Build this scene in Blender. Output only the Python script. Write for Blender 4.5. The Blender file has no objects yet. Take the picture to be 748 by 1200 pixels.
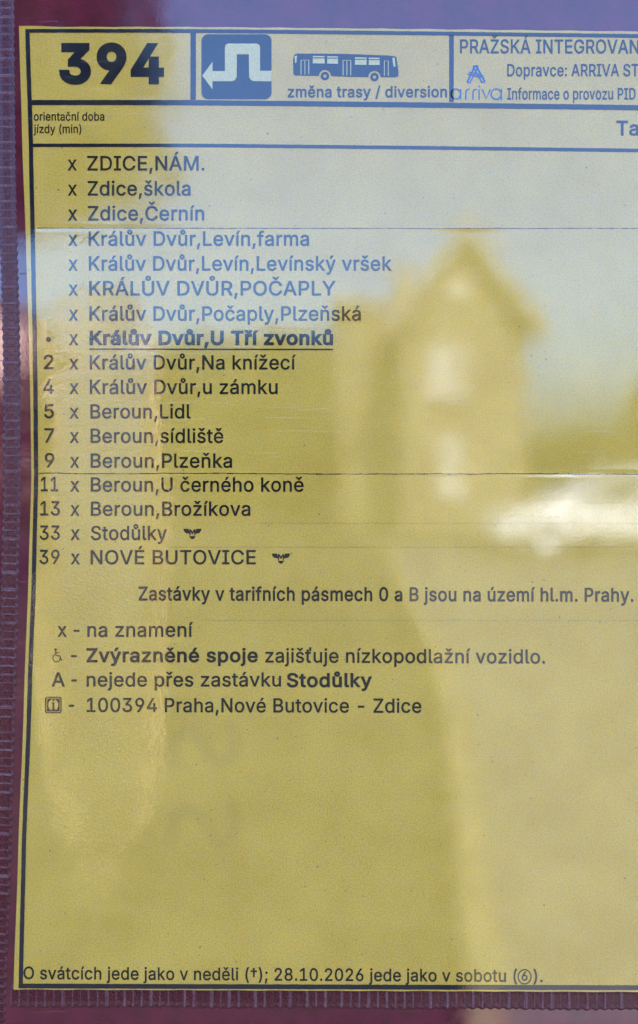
import bpy, bmesh, math, random
from mathutils import Vector, Matrix
random.seed(7)
scene = bpy.context.scene
R = math.radians

# ---------------------------------------------------------------- camera
S = 0.0001875                 # metres per printed unit on the sheet (A4 landscape, 210 mm high)
U0, V0 = 374.0, 545.0         # the point of the sheet straight in front of the lens
DIST = 866 * S                # 162 mm: a phone held close to the sheet
cam_d = bpy.data.cameras.new('camera')
cam = bpy.data.objects.new('camera', cam_d)
scene.collection.objects.link(cam)
scene.camera = cam
cam.location = (0, -DIST, 0)
cam.rotation_euler = (R(90), 0, 0)
cam_d.sensor_fit = 'VERTICAL'
cam_d.sensor_height = 36.0
cam_d.lens = 36.0 * 866 / 1200
cam_d.shift_y = -55 / 1200
cam_d.clip_start = 0.01
cam_d.clip_end = 2000
cam_d.dof.use_dof = True
cam_d.dof.focus_distance = DIST
cam_d.dof.aperture_fstop = 7.5

# ---------------------------------------------------------------- light
SUN_EL, SUN_AZ = R(44), R(14)             # behind the board, a little to the right
w = bpy.data.worlds.new('World'); scene.world = w; w.use_nodes = True
nt = w.node_tree; nt.nodes.clear()
sky = nt.nodes.new('ShaderNodeTexSky'); sky.sky_type = 'NISHITA'; sky.sun_disc = False
sky.sun_elevation = SUN_EL; sky.sun_rotation = SUN_AZ
sky.air_density = 1.0; sky.dust_density = 6.0; sky.ozone_density = 10.0
bg = nt.nodes.new('ShaderNodeBackground'); bg.inputs['Strength'].default_value = 0.15
wo = nt.nodes.new('ShaderNodeOutputWorld')
nt.links.new(sky.outputs[0], bg.inputs['Color']); nt.links.new(bg.outputs[0], wo.inputs['Surface'])
sd = bpy.data.lights.new('sun', 'SUN'); sd.energy = 2.0; sd.angle = R(0.5); sd.color = (1.0, 0.93, 0.82)
so = bpy.data.objects.new('sun', sd); scene.collection.objects.link(so)
sdir = Vector((math.cos(SUN_EL) * math.sin(SUN_AZ), math.cos(SUN_EL) * math.cos(SUN_AZ), math.sin(SUN_EL)))
so.rotation_euler = sdir.to_track_quat('Z', 'Y').to_euler(); so.location = sdir * 30
scene.view_settings.view_transform = 'Standard'
scene.view_settings.look = 'None'
scene.view_settings.exposure = 2.88
scene.view_settings.gamma = 1.0

# ---------------------------------------------------------------- node helpers
class NT:
    def __init__(self, tree): self.t = tree
    def n(self, typ, **kw):
        o = self.t.nodes.new(typ)
        ins = kw.pop('ins', {})
        for k, v in kw.items(): setattr(o, k, v)
        for k, v in ins.items():
            s = o.inputs[k]
            if isinstance(v, bpy.types.NodeSocket): self.t.links.new(v, s)
            else: s.default_value = v
        return o
    def math(self, op, a, b=0.0, c=None, clamp=False):
        o = self.n('ShaderNodeMath', operation=op, use_clamp=clamp)
        for i, v in enumerate((a, b) if c is None else (a, b, c)):
            if isinstance(v, bpy.types.NodeSocket): self.t.links.new(v, o.inputs[i])
            else: o.inputs[i].default_value = v
        return o.outputs[0]
    def ramp(self, f, lo, hi, a=0.0, b=1.0):
        o = self.n('ShaderNodeMapRange', interpolation_type='SMOOTHSTEP')
        self.t.links.new(f, o.inputs['Value'])
        o.inputs['From Min'].default_value = lo; o.inputs['From Max'].default_value = hi
        o.inputs['To Min'].default_value = a; o.inputs['To Max'].default_value = b
        return o.outputs[0]
    def mix(self, f, a, b, blend='MIX'):
        o = self.n('ShaderNodeMix', data_type='RGBA', blend_type=blend)
        for i, v in ((0, f), (6, a), (7, b)):
            if isinstance(v, bpy.types.NodeSocket): self.t.links.new(v, o.inputs[i])
            elif i == 0: o.inputs[0].default_value = v
            else: o.inputs[i].default_value = (*v, 1.0) if len(v) == 3 else v
        return o.outputs[2]
    def noise(self, vec, scale, detail=4.0, rough=0.6):
        return self.n('ShaderNodeTexNoise', ins={'Vector': vec, 'Scale': scale, 'Detail': detail, 'Roughness': rough}).outputs[0]

def new_mat(name):
    m = bpy.data.materials.new(name); m.use_nodes = True
    t = m.node_tree; t.nodes.clear()
    N = NT(t)
    out = N.n('ShaderNodeOutputMaterial'); b = N.n('ShaderNodeBsdfPrincipled')
    t.links.new(b.outputs[0], out.inputs['Surface'])
    return m, N, b

def simple(name, col, rough=0.7, scale=8.0, var=0.25, bump=0.0):
    m, N, b = new_mat(name)
    tc = N.n('ShaderNodeTexCoord').outputs['Object']
    f = N.noise(tc, scale, 5)
    dark = tuple(c * (1 - var) for c in col); lite = tuple(min(1, c * (1 + var)) for c in col)
    c = N.mix(N.ramp(f, 0.3, 0.7), dark, lite)
    N.t.links.new(c, b.inputs['Base Color'])
    b.inputs['Roughness'].default_value = rough
    if bump:
        bp = N.n('ShaderNodeBump', ins={'Strength': bump, 'Distance': 0.02, 'Height': f})
        N.t.links.new(bp.outputs[0], b.inputs['Normal'])
    return m

# ---------------------------------------------------------------- object helpers
COL = scene.collection
def thing(name, label, cat, loc=(0, 0, 0), group=None):
    o = bpy.data.objects.new(name, None); COL.objects.link(o); o.location = loc
    o.empty_display_size = 0.02
    o['label'] = label; o['category'] = cat
    if group: o['group'] = group
    return o
def world_of(o):
    v = Vector((0, 0, 0))
    while o is not None:
        v = v + o.location; o = o.parent
    return v
def part(name, parent, loc=None):
    o = bpy.data.objects.new(name, None); COL.objects.link(o); o.parent = parent; o.empty_display_size = 0.005
    if loc is not None: o.location = Vector(loc) - world_of(parent)
    return o
def link(name, me, mat, parent=None):
    """verts are given in world space; shift them into the parent's frame"""
    off = world_of(parent) if parent else Vector((0, 0, 0))
    me.transform(Matrix.Translation(-off))
    if mat is not None and not me.materials: me.materials.append(mat)
    o = bpy.data.objects.new(name, me); COL.objects.link(o)
    if parent: o.parent = parent
    return o
def from_bm(name, bm, mat, parent=None, smooth=False):
    me = bpy.data.meshes.new(name); bm.normal_update(); bm.to_mesh(me); bm.free()
    if smooth:
        for p in me.polygons: p.use_smooth = True
    return link(name, me, mat, parent)
def pydata(name, vs, fs, mat, parent=None, smooth=False):
    me = bpy.data.meshes.new(name); me.from_pydata([tuple(v) for v in vs], [], fs); me.update()
    if smooth:
        for p in me.polygons: p.use_smooth = True
    return link(name, me, mat, parent)
def bm_box(bm, x0, x1, y0, y1, z0, z1):
    v = [bm.verts.new(p) for p in ((x0,y0,z0),(x1,y0,z0),(x1,y1,z0),(x0,y1,z0),(x0,y0,z1),(x1,y0,z1),(x1,y1,z1),(x0,y1,z1))]
    for f in ((3,2,1,0),(4,5,6,7),(0,1,5,4),(1,2,6,5),(2,3,7,6),(3,0,4,7)): bm.faces.new([v[i] for i in f])

# sheet space -> world: u to the right, v down, lift towards the reader (metres)
def P(u, v, lift=0.0): return Vector(((u - U0) * S, -lift, (V0 - v) * S))

INK = 0.00006        # how far print lies above the paper
# ---------------------------------------------------------------- shared film relief (the clear skin lies over print, paper and vinyl alike)
sheet = thing('timetable_sheet', 'yellowed paper bus timetable for route 394 behind clear film', 'timetable', P(22, 1158, 0.0))
pocket = thing('timetable_pocket', 'maroon vinyl pocket with ribbed weld seams holding the yellow timetable', 'pocket', P(22, 1185, -0.0004))

grp = bpy.data.node_groups.new('film relief', 'ShaderNodeTree')
grp.interface.new_socket('Normal', in_out='OUTPUT', socket_type='NodeSocketVector')
grp.interface.new_socket('Roughness', in_out='OUTPUT', socket_type='NodeSocketFloat')
G = NT(grp)
tcn = G.n('ShaderNodeTexCoord'); tcn.object = sheet
co = G.n('ShaderNodeVectorMath', operation='SCALE', ins={0: tcn.outputs['Object'], 'Scale': 100.0}).outputs[0]   # centimetres from the sheet's corner
sx = G.n('ShaderNodeSeparateXYZ', ins={0: co})
def blob(u, v, ru, rv):
    cx, cz = (u - 22) * S * 100, (1158 - v) * S * 100
    dx = G.math('DIVIDE', G.math('SUBTRACT', sx.outputs[0], cx), ru * S * 100)
    dz = G.math('DIVIDE', G.math('SUBTRACT', sx.outputs[2], cz), rv * S * 100)
    d = G.math('SQRT', G.math('ADD', G.math('MULTIPLY', dx, dx), G.math('MULTIPLY', dz, dz)))
    wob = G.math('MULTIPLY', G.math('SUBTRACT', G.noise(co, 0.9, 4), 0.5), 1.0)
    return G.ramp(G.math('ADD', d, wob), 0.45, 1.1, 1.0, 0.0)
lifted = G.math('MAXIMUM', blob(120, 690, 80, 390), G.math('MULTIPLY', blob(745, 835, 100, 45), 0.8))
fine = G.noise(co, 27.0, 3, 0.6)
vor = G.n('ShaderNodeTexVoronoi', feature='SMOOTH_F1', ins={'Vector': co, 'Scale': 21.0, 'Smoothness': 0.4}).outputs['Distance']
peel = G.math('ADD', fine, G.math('MULTIPLY', vor, 0.9))
big = G.noise(co, 0.55, 2)
mid = G.noise(co, 2.6, 2)
amp = G.math('ADD', 0.10, G.math('MULTIPLY', lifted, 4.0))
rotm = G.n('ShaderNodeMapping', ins={'Vector': co, 'Rotation': (0, R(24), 0), 'Scale': (0.35, 1.0, 14.0)}).outputs[0]
rotn = G.n('ShaderNodeMapping', ins={'Vector': co, 'Rotation': (0, R(-61), 0), 'Scale': (0.5, 1.0, 17.0)}).outputs[0]
scratch = G.math('MAXIMUM', G.ramp(G.noise(rotm, 1.0, 2, 0.4), 0.69, 0.715), G.ramp(G.noise(rotn, 1.0, 2, 0.4), 0.695, 0.72))
h = G.math('MULTIPLY', scratch, 0.25)
for fv in (267.2, 554.8):        # the sheet was folded here: the film rides over a low ridge
    dz = G.math('ABSOLUTE', G.math('SUBTRACT', G.math('ADD', sx.outputs[2], G.math('MULTIPLY', G.noise(co, 1.2, 3), 0.03)), (1158 - fv) * S * 100 + 0.015))
    h = G.math('ADD', h, G.math('MULTIPLY', G.math('MULTIPLY', G.ramp(dz, 0.0, 0.10, 1.0, 0.0), G.ramp(sx.outputs[0], 0.25, 0.5)), 0.55))
h = G.math('ADD', G.math('ADD', h, G.math('MULTIPLY', peel, amp)), G.math('ADD', G.math('MULTIPLY', big, 1.7), G.math('MULTIPLY', mid, 0.10)))
bp = G.n('ShaderNodeBump', ins={'Strength': 1.0, 'Distance': 0.000022, 'Height': h})
go = G.n('NodeGroupOutput')
grp.links.new(bp.outputs[0], go.inputs['Normal'])
scr = G.noise(co, 1.3, 5)
grp.links.new(G.math('ADD', G.ramp(scr, 0.35, 0.75, 0.03, 0.11), G.math('MULTIPLY', lifted, 0.05)), go.inputs['Roughness'])

COAT_IOR = 2.05
def filmed(name, base_rough=0.55):
    """a material seen through the clear plastic film: the film is its coat"""
    m, N, b = new_mat(name)
    g = N.n('ShaderNodeGroup'); g.node_tree = grp
    b.inputs['Coat Weight'].default_value = 1.0
    b.inputs['Coat IOR'].default_value = COAT_IOR
    N.t.links.new(g.outputs['Roughness'], b.inputs['Coat Roughness'])
    N.t.links.new(g.outputs['Normal'], b.inputs['Coat Normal'])
    b.inputs['Roughness'].default_value = base_rough
    b.inputs['Specular IOR Level'].default_value = 0.25
    tc = N.n('ShaderNodeTexCoord'); tc.object = sheet
    c = N.n('ShaderNodeVectorMath', operation='SCALE', ins={0: tc.outputs['Object'], 'Scale': 100.0}).outputs[0]
    return m, N, b, c

def ink_mat(name, col, wear=0.35):
    m, N, b, c = filmed(name)
    b.inputs['Specular IOR Level'].default_value = 0.05
    patch = N.ramp(N.noise(c, 0.8, 4, 0.6), 0.42, 0.66, 0.35, 1.7)
    worn = N.mix(N.math('MULTIPLY', N.math('MULTIPLY', patch, wear), N.ramp(N.noise(c, 9.0, 6, 0.7), 0.52, 0.78, 0.0, 1.0)), col, (0.22, 0.17, 0.07))
    N.t.links.new(worn, b.inputs['Base Color'])
    return m
M_INK = ink_mat('black_ink', (0.006, 0.006, 0.007), 0.22)
M_GREY = ink_mat('faded_ink', (0.035, 0.034, 0.034), 0.5)
M_SKY_INK = ink_mat('sky_tinted_ink', (0.006, 0.008, 0.020), 0.22)  # black ink with the blue of the mirrored sky put into its colour
M_CYAN = ink_mat('cyan_ink', (0.012, 0.11, 0.30), 0.3)

m, N, b, c = filmed('paper', 0.65)
mott = N.noise(c, 0.55, 5, 0.6); grain = N.noise(c, 30.0, 4, 0.75); cloud = N.noise(c, 3.2, 5, 0.65)
base = N.mix(N.ramp(mott, 0.3, 0.7), (0.72, 0.445, 0.052), (0.83, 0.53, 0.076))
base = N.mix(N.math('MULTIPLY', N.ramp(cloud, 0.35, 0.75), 0.35), base, (0.72, 0.49, 0.135))
gr = N.ramp(grain, 0.25, 0.75, 0.66, 1.18)
base = N.mix(1.0, base, N.n('ShaderNodeCombineXYZ', ins={0: gr, 1: gr, 2: gr}).outputs[0], 'MULTIPLY')
for sc_, thr, rad, colr in ((3.4, 0.78, 0.075, (0.07, 0.055, 0.03)), (7.5, 0.86, 0.12, (0.16, 0.12, 0.06)), (1.3, 0.72, 0.030, (0.03, 0.025, 0.02))):
    wv = N.n('ShaderNodeVectorMath', operation='ADD', ins={0: c, 1: (sc_, 0.0, sc_ * 2)}).outputs[0]
    vo = N.n('ShaderNodeTexVoronoi', feature='F1', ins={'Vector': wv, 'Scale': sc_})
    sep = N.n('ShaderNodeSeparateColor', ins={0: vo.outputs['Color']})
    dist = N.math('ADD', vo.outputs['Distance'], N.math('MULTIPLY', N.math('SUBTRACT', N.noise(c, 30.0, 2), 0.5), 0.09))
    dot = N.math('MULTIPLY', N.ramp(dist, rad * 0.5, rad, 1.0, 0.0), N.math('GREATER_THAN', sep.outputs[0], thr))
    base = N.mix(N.math('MULTIPLY', dot, 0.85), base, colr)
# print from the reverse of the sheet shows through faintly
sx2 = N.n('ShaderNodeSeparateXYZ', ins={0: N.n('ShaderNodeVectorMath', operation='ADD', ins={0: c, 1: N.n('ShaderNodeVectorMath', operation='SCALE', ins={0: N.n('ShaderNodeTexNoise', ins={'Vector': c, 'Scale': 2.0}).outputs['Color'], 'Scale': 0.12}).outputs[0]}).outputs[0]})
ghost = None
for dv_ in (0.0, 92.0):
    pts = [(200, 892), (205, 866), (220, 856), (234, 864), (246, 884), (258, 894), (272, 888), (277, 870), (272, 854)]
    for (ua, va), (ub_, vb_) in zip(pts, pts[1:]):
        ax, az = (ua - 22) * S * 100 + .06, (1158 - va - dv_) * S * 100 + .06; bx, bz = (ub_ - 22) * S * 100 + .06, (1158 - vb_ - dv_) * S * 100 + .06
        lx, lz = bx - ax, bz - az; L2 = lx * lx + lz * lz
        px = N.math('SUBTRACT', sx2.outputs[0], ax); pz = N.math('SUBTRACT', sx2.outputs[2], az)
        t_ = N.math('ADD', N.math('MULTIPLY', px, lx / L2), N.math('MULTIPLY', pz, lz / L2), clamp=True)
        ex = N.math('SUBTRACT', px, N.math('MULTIPLY', t_, lx)); ez = N.math('SUBTRACT', pz, N.math('MULTIPLY', t_, lz))
        d2 = N.math('ADD', N.math('MULTIPLY', ex, ex), N.math('MULTIPLY', ez, ez))
        ghost = d2 if ghost is None else N.math('MINIMUM', ghost, d2)
base = N.mix(N.math('MULTIPLY', N.ramp(N.math('SQRT', ghost), 0.02, 0.28, 1.0, 0.0), 0.17), base, (0.34, 0.25, 0.07))
N.t.links.new(base, b.inputs['Base Color'])
pb = N.n('ShaderNodeBump', ins={'Strength': 0.5, 'Distance': 0.00004, 'Height': grain})
N.t.links.new(pb.outputs[0], b.inputs['Normal'])
M_PAPER = m

m, N, b, c = filmed('maroon_vinyl', 0.4)
leather = N.n('ShaderNodeTexVoronoi', feature='SMOOTH_F1', ins={'Vector': c, 'Scale': 9.0, 'Smoothness': 0.6}).outputs['Distance']
pat = N.noise(c, 1.4, 6, 0.65)
vc = N.mix(N.ramp(pat, 0.3, 0.72), (0.100, 0.004, 0.019), (0.165, 0.008, 0.034))
vc = N.mix(N.math('MULTIPLY', N.ramp(N.noise(c, 14.0, 5, 0.75), 0.62, 0.8), 0.25), vc, (0.26, 0.16, 0.18))
N.t.links.new(vc, b.inputs['Base Color'])
pb = N.n('ShaderNodeBump', ins={'Strength': 0.6, 'Distance': 0.00012, 'Height': N.math('ADD', leather, N.noise(c, 22.0, 3))})
N.t.links.new(pb.outputs[0], b.inputs['Normal'])
b.inputs['Specular IOR Level'].default_value = 0.05
M_VINYL = m

m, N, b = new_mat('welded_vinyl')
tc = N.n('ShaderNodeTexCoord').outputs['Object']
f = N.noise(tc, 900.0, 4)
st = N.n('ShaderNodeAttribute', attribute_name='rib_light').outputs['Fac']      # skylight caught by the raised ribs, put into the colour
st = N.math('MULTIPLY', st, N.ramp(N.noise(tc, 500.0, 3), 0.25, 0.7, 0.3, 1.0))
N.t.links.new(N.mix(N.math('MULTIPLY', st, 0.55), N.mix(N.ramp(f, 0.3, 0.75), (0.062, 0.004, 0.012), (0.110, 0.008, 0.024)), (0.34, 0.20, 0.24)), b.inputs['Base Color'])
N.t.links.new(N.ramp(N.noise(tc, 2500.0, 3), 0.3, 0.7, 0.16, 0.38), b.inputs['Roughness'])
b.inputs['Coat Weight'].default_value = 0.35; b.inputs['Coat Roughness'].default_value = 0.15
pb = N.n('ShaderNodeBump', ins={'Strength': 0.7, 'Distance': 0.00015, 'Height': N.noise(tc, 2200.0, 4)})
N.t.links.new(pb.outputs[0], b.inputs['Normal'])
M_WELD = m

# ---------------------------------------------------------------- curves measured on the sheet
def interp(tab, x):
    if x <= tab[0][0]: return tab[0][1]
    for (a, ya), (b_, yb) in zip(tab, tab[1:]):
        if x <= b_:
            t = (x - a) / (b_ - a); t = t * t * (3 - 2 * t) * 0.35 + t * 0.65
            return ya + (yb - ya) * t
    return tab[-1][1]
EDGE = [(32, 22.5), (160, 26), (300, 31), (400, 34), (480, 36), (560, 37), (660, 34), (830, 28), (1000, 21.5), (1160, 16)]
BORD = [(32, 32.3), (170, 36.5), (300, 39), (400, 41), (480, 42), (560, 42.5), (660, 40.3), (830, 34.5), (1000, 28), (1160, 24.5)]
SEAM = [(-200, 0), (0, 5), (200, 7), (420, 12.5), (560, 13), (700, 10), (850, 6), (1000, 2), (1160, -4), (1400, -8)]
SHEET_R = 22 + 1584
def top_slope(u): return max(0.0, (u - 200) / 548.0) ** 1.2 * 6.0
def edge_top(u): return 31.5 + top_slope(u) * 0.9 - 1.2 * max(0, 1 - (u - 22) / 60)
def edge_bot(u): return 1159.5 + (u - 20) / 728 * 3.0

# ---------------------------------------------------------------- the pocket
bm = bmesh.new()
x0, x1, z0, z1 = (-90 - U0) * S, (SHEET_R + 80 - U0) * S, (V0 - 1330) * S, (V0 + 150) * S
bm_box(bm, x0, x1, 0.0006, 0.0030, z0, z1)
bmesh.ops.bevel(bm, geom=[e for e in bm.edges], offset=0.0005, segments=2, affect='EDGES')
from_bm('backing', bm, M_VINYL, pocket)

def weld(name, pts, half, pitch, rib_side):
    """pts: (u, v) along the seam, a flat band carrying a raised rib per pitch and a bumpy bead on one side"""
    vs, fs, rib_light = [], [], []
    # resample
    out = [Vector(pts[0])]
    for p, q in zip(pts, pts[1:]):
        p, q = Vector(p), Vector(q); L = (q - p).length; k = max(1, int(L / 0.7))
        for i in range(1, k + 1): out.append(p.lerp(q, i / k))
    s, acc = 0.0, []
    for i, p in enumerate(out):
        if i: s += (p - out[i - 1]).length
        acc.append(s)
    prof = [-1.45, -1.25, -1.05, -0.92, -0.75, -0.4, 0.0, 0.4, 0.75, 0.92, 1.05, 1.25, 1.45]
    rnd = random.Random(5)
    jit = [rnd.uniform(-0.12, 0.12) for _ in range(2000)]
    amp = [rnd.uniform(0.6, 1.25) for _ in range(2000)]
    for i, p in enumerate(out):
        a = out[max(0, i - 1)]; b_ = out[min(len(out) - 1, i + 1)]
        t = (b_ - a).normalized(); n = Vector((-t.y, t.x))
        cell = acc[i] / pitch; ci = int(cell)
        ph = cell - ci + jit[ci]
        d = min(abs(ph), abs(1 - ph))
        rib = math.exp(-(d / 0.085) ** 2) * amp[ci]
        for q in prof:
            aq = abs(q)
            wob = 0.10 * math.cos(2 * math.pi * ph) * (1 if q > 0 else -1) if aq > 0.7 else 0
            if aq < 0.8: hgt = 0.00008 + 0.00011 * rib
            elif aq <= 1.1: hgt = 0.00017 + 0.00005 * rib + (0.00003 if q * rib_side > 0 else 0)
            elif aq < 1.3: hgt = 0.00013
            else: hgt = -0.0002
            pos = p + n * (q + wob) * half
            vs.append(P(pos.x, pos.y, -0.0006 + hgt + 0.00012))
            rib_light.append(min(1.0, rib * (1.0 if aq < 1.0 else 0.4) * (0.55 + 0.45 * amp[ci]) if aq < 1.2 and q * rib_side < 0.95 else 0.5 * (0.3 + 0.7 * rib) if 0.85 < aq < 1.2 else 0.0))
    k = len(prof)
    for i in range(len(out) - 1):
        for j in range(k - 1):
            a = i * k + j
            fs.append((a, a + 1, a + k + 1, a + k))
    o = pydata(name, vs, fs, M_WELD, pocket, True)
    at_ = o.data.attributes.new('rib_light', 'FLOAT', 'POINT'); at_.data.foreach_set('value', rib_light)
    return o
vv = [-140 + 20 * i for i in range(73)]
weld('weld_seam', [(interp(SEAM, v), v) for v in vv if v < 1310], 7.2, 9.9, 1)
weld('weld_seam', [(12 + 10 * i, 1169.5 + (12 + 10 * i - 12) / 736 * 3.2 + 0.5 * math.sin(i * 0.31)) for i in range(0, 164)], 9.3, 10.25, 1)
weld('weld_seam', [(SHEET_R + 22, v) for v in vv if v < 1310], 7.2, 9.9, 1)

# ---------------------------------------------------------------- the paper
vs, fs = [], []
NU, NV = 60, 60
for j in range(NV + 1):
    for i in range(NU + 1):
        tu, tv = i / NU, j / NV
        vmid = 32 + (1160 - 32) * tv
        ul = interp(EDGE, vmid)
        u = ul + (SHEET_R - ul) * tu ** 1.5
        v = edge_top(u) * (1 - tv) + edge_bot(u) * tv
        v += 0.35 * math.sin(u * 0.11) * (1 if j in (0, NV) else 0)
        vs.append(P(u, v, 0.0))
for j in range(NV):
    for i in range(NU):
        a = j * (NU + 1) + i
        fs.append((a, a + NU + 1, a + NU + 2, a + 1))
po = pydata('paper', vs, fs, M_PAPER, sheet)
so_ = po.modifiers.new('thickness', 'SOLIDIFY'); so_.thickness = 0.00022; so_.offset = -1

# ---------------------------------------------------------------- printed shapes
rnd = random.Random(11)
def strip(pts_a, pts_b, lift=INK):
    vs = [P(u, v, lift) for u, v in pts_a] + [P(u, v, lift) for u, v in pts_b]
    n = len(pts_a)
    return vs, [(i, n + i, n + i + 1, i + 1) for i in range(n - 1)]
def multi(name, strips, mat, parent):
    V, F = [], []
    for vs, fs in strips:
        o = len(V); V += vs; F += [tuple(o + i for i in f) for f in fs]
    return pydata(name, V, F, mat, parent)
def hline(u0, u1, vfun, w, rough=0.12, lift=INK, step=4):
    n = max(2, int((u1 - u0) / step)); a, b_ = [], []
    for i in range(n + 1):
        u = u0 + (u1 - u0) * i / n
        a.append((u, vfun(u) - w / 2 + rnd.uniform(-rough, rough))); b_.append((u, vfun(u) + w / 2 + rnd.uniform(-rough, rough)))
    return strip(a, b_, lift)
def vline(ufun, v0, v1, w, rough=0.12, lift=INK, step=6):
    n = max(2, int((v1 - v0) / step)); a, b_ = [], []
    for i in range(n + 1):
        v = v0 + (v1 - v0) * i / n
        a.append((ufun(v) - w / 2 + rnd.uniform(-rough, rough), v)); b_.append((ufun(v) + w / 2 + rnd.uniform(-rough, rough), v))
    return strip(b_, a, lift) if False else (lambda r: (r[0], [tuple(reversed(f)) for f in r[1]]))(strip(a, b_, lift))
def poly(name, loops, mat, parent, lift=INK):
    """filled outline with holes through a 2D curve (even-odd fill)"""
    cu = bpy.data.curves.new(name, 'CURVE'); cu.dimensions = '2D'; cu.fill_mode = 'FRONT'
    for lp in loops:
        sp = cu.splines.new('POLY'); sp.points.add(len(lp) - 1); sp.use_cyclic_u = True
        for pt, (u, v) in zip(sp.points, lp): pt.co = (u, -v, 0, 1)
    return curve_out(name, cu, mat, parent, lambda x, y: P(x, -y, lift))
def curve_out(name, cu, mat, parent, fn):
    ob = bpy.data.objects.new('tmp', cu); COL.objects.link(ob)
    dg = bpy.context.evaluated_depsgraph_get(); dg.update()
    me = bpy.data.meshes.new_from_object(ob.evaluated_get(dg))
    bpy.data.objects.remove(ob); bpy.data.curves.remove(cu)
    for v in me.vertices: v.co = fn(v.co.x, v.co.y)
    me.name = name; me.materials.clear()
    me.update()
    return link(name, me, mat, parent)
def rrect(u0, v0, u1, v1, r, n=6):
    pts = []
    for cx, cy, a0 in ((u1 - r, v0 + r, -90), (u1 - r, v1 - r, 0), (u0 + r, v1 - r, 90), (u0 + r, v0 + r, 180)):
        for i in range(n + 1):
            a = R(a0 + 90 * i / n); pts.append((cx + r * math.cos(a), cy + r * math.sin(a)))
    return pts
def circ(u, v, ru, rv=None, n=24, a0=0, a1=360):
    rv = rv or ru
    return [(u + ru * math.cos(R(a0 + (a1 - a0) * i / n)), v + rv * math.sin(R(a0 + (a1 - a0) * i / n))) for i in range(n if a1 - a0 == 360 else n + 1)]
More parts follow.
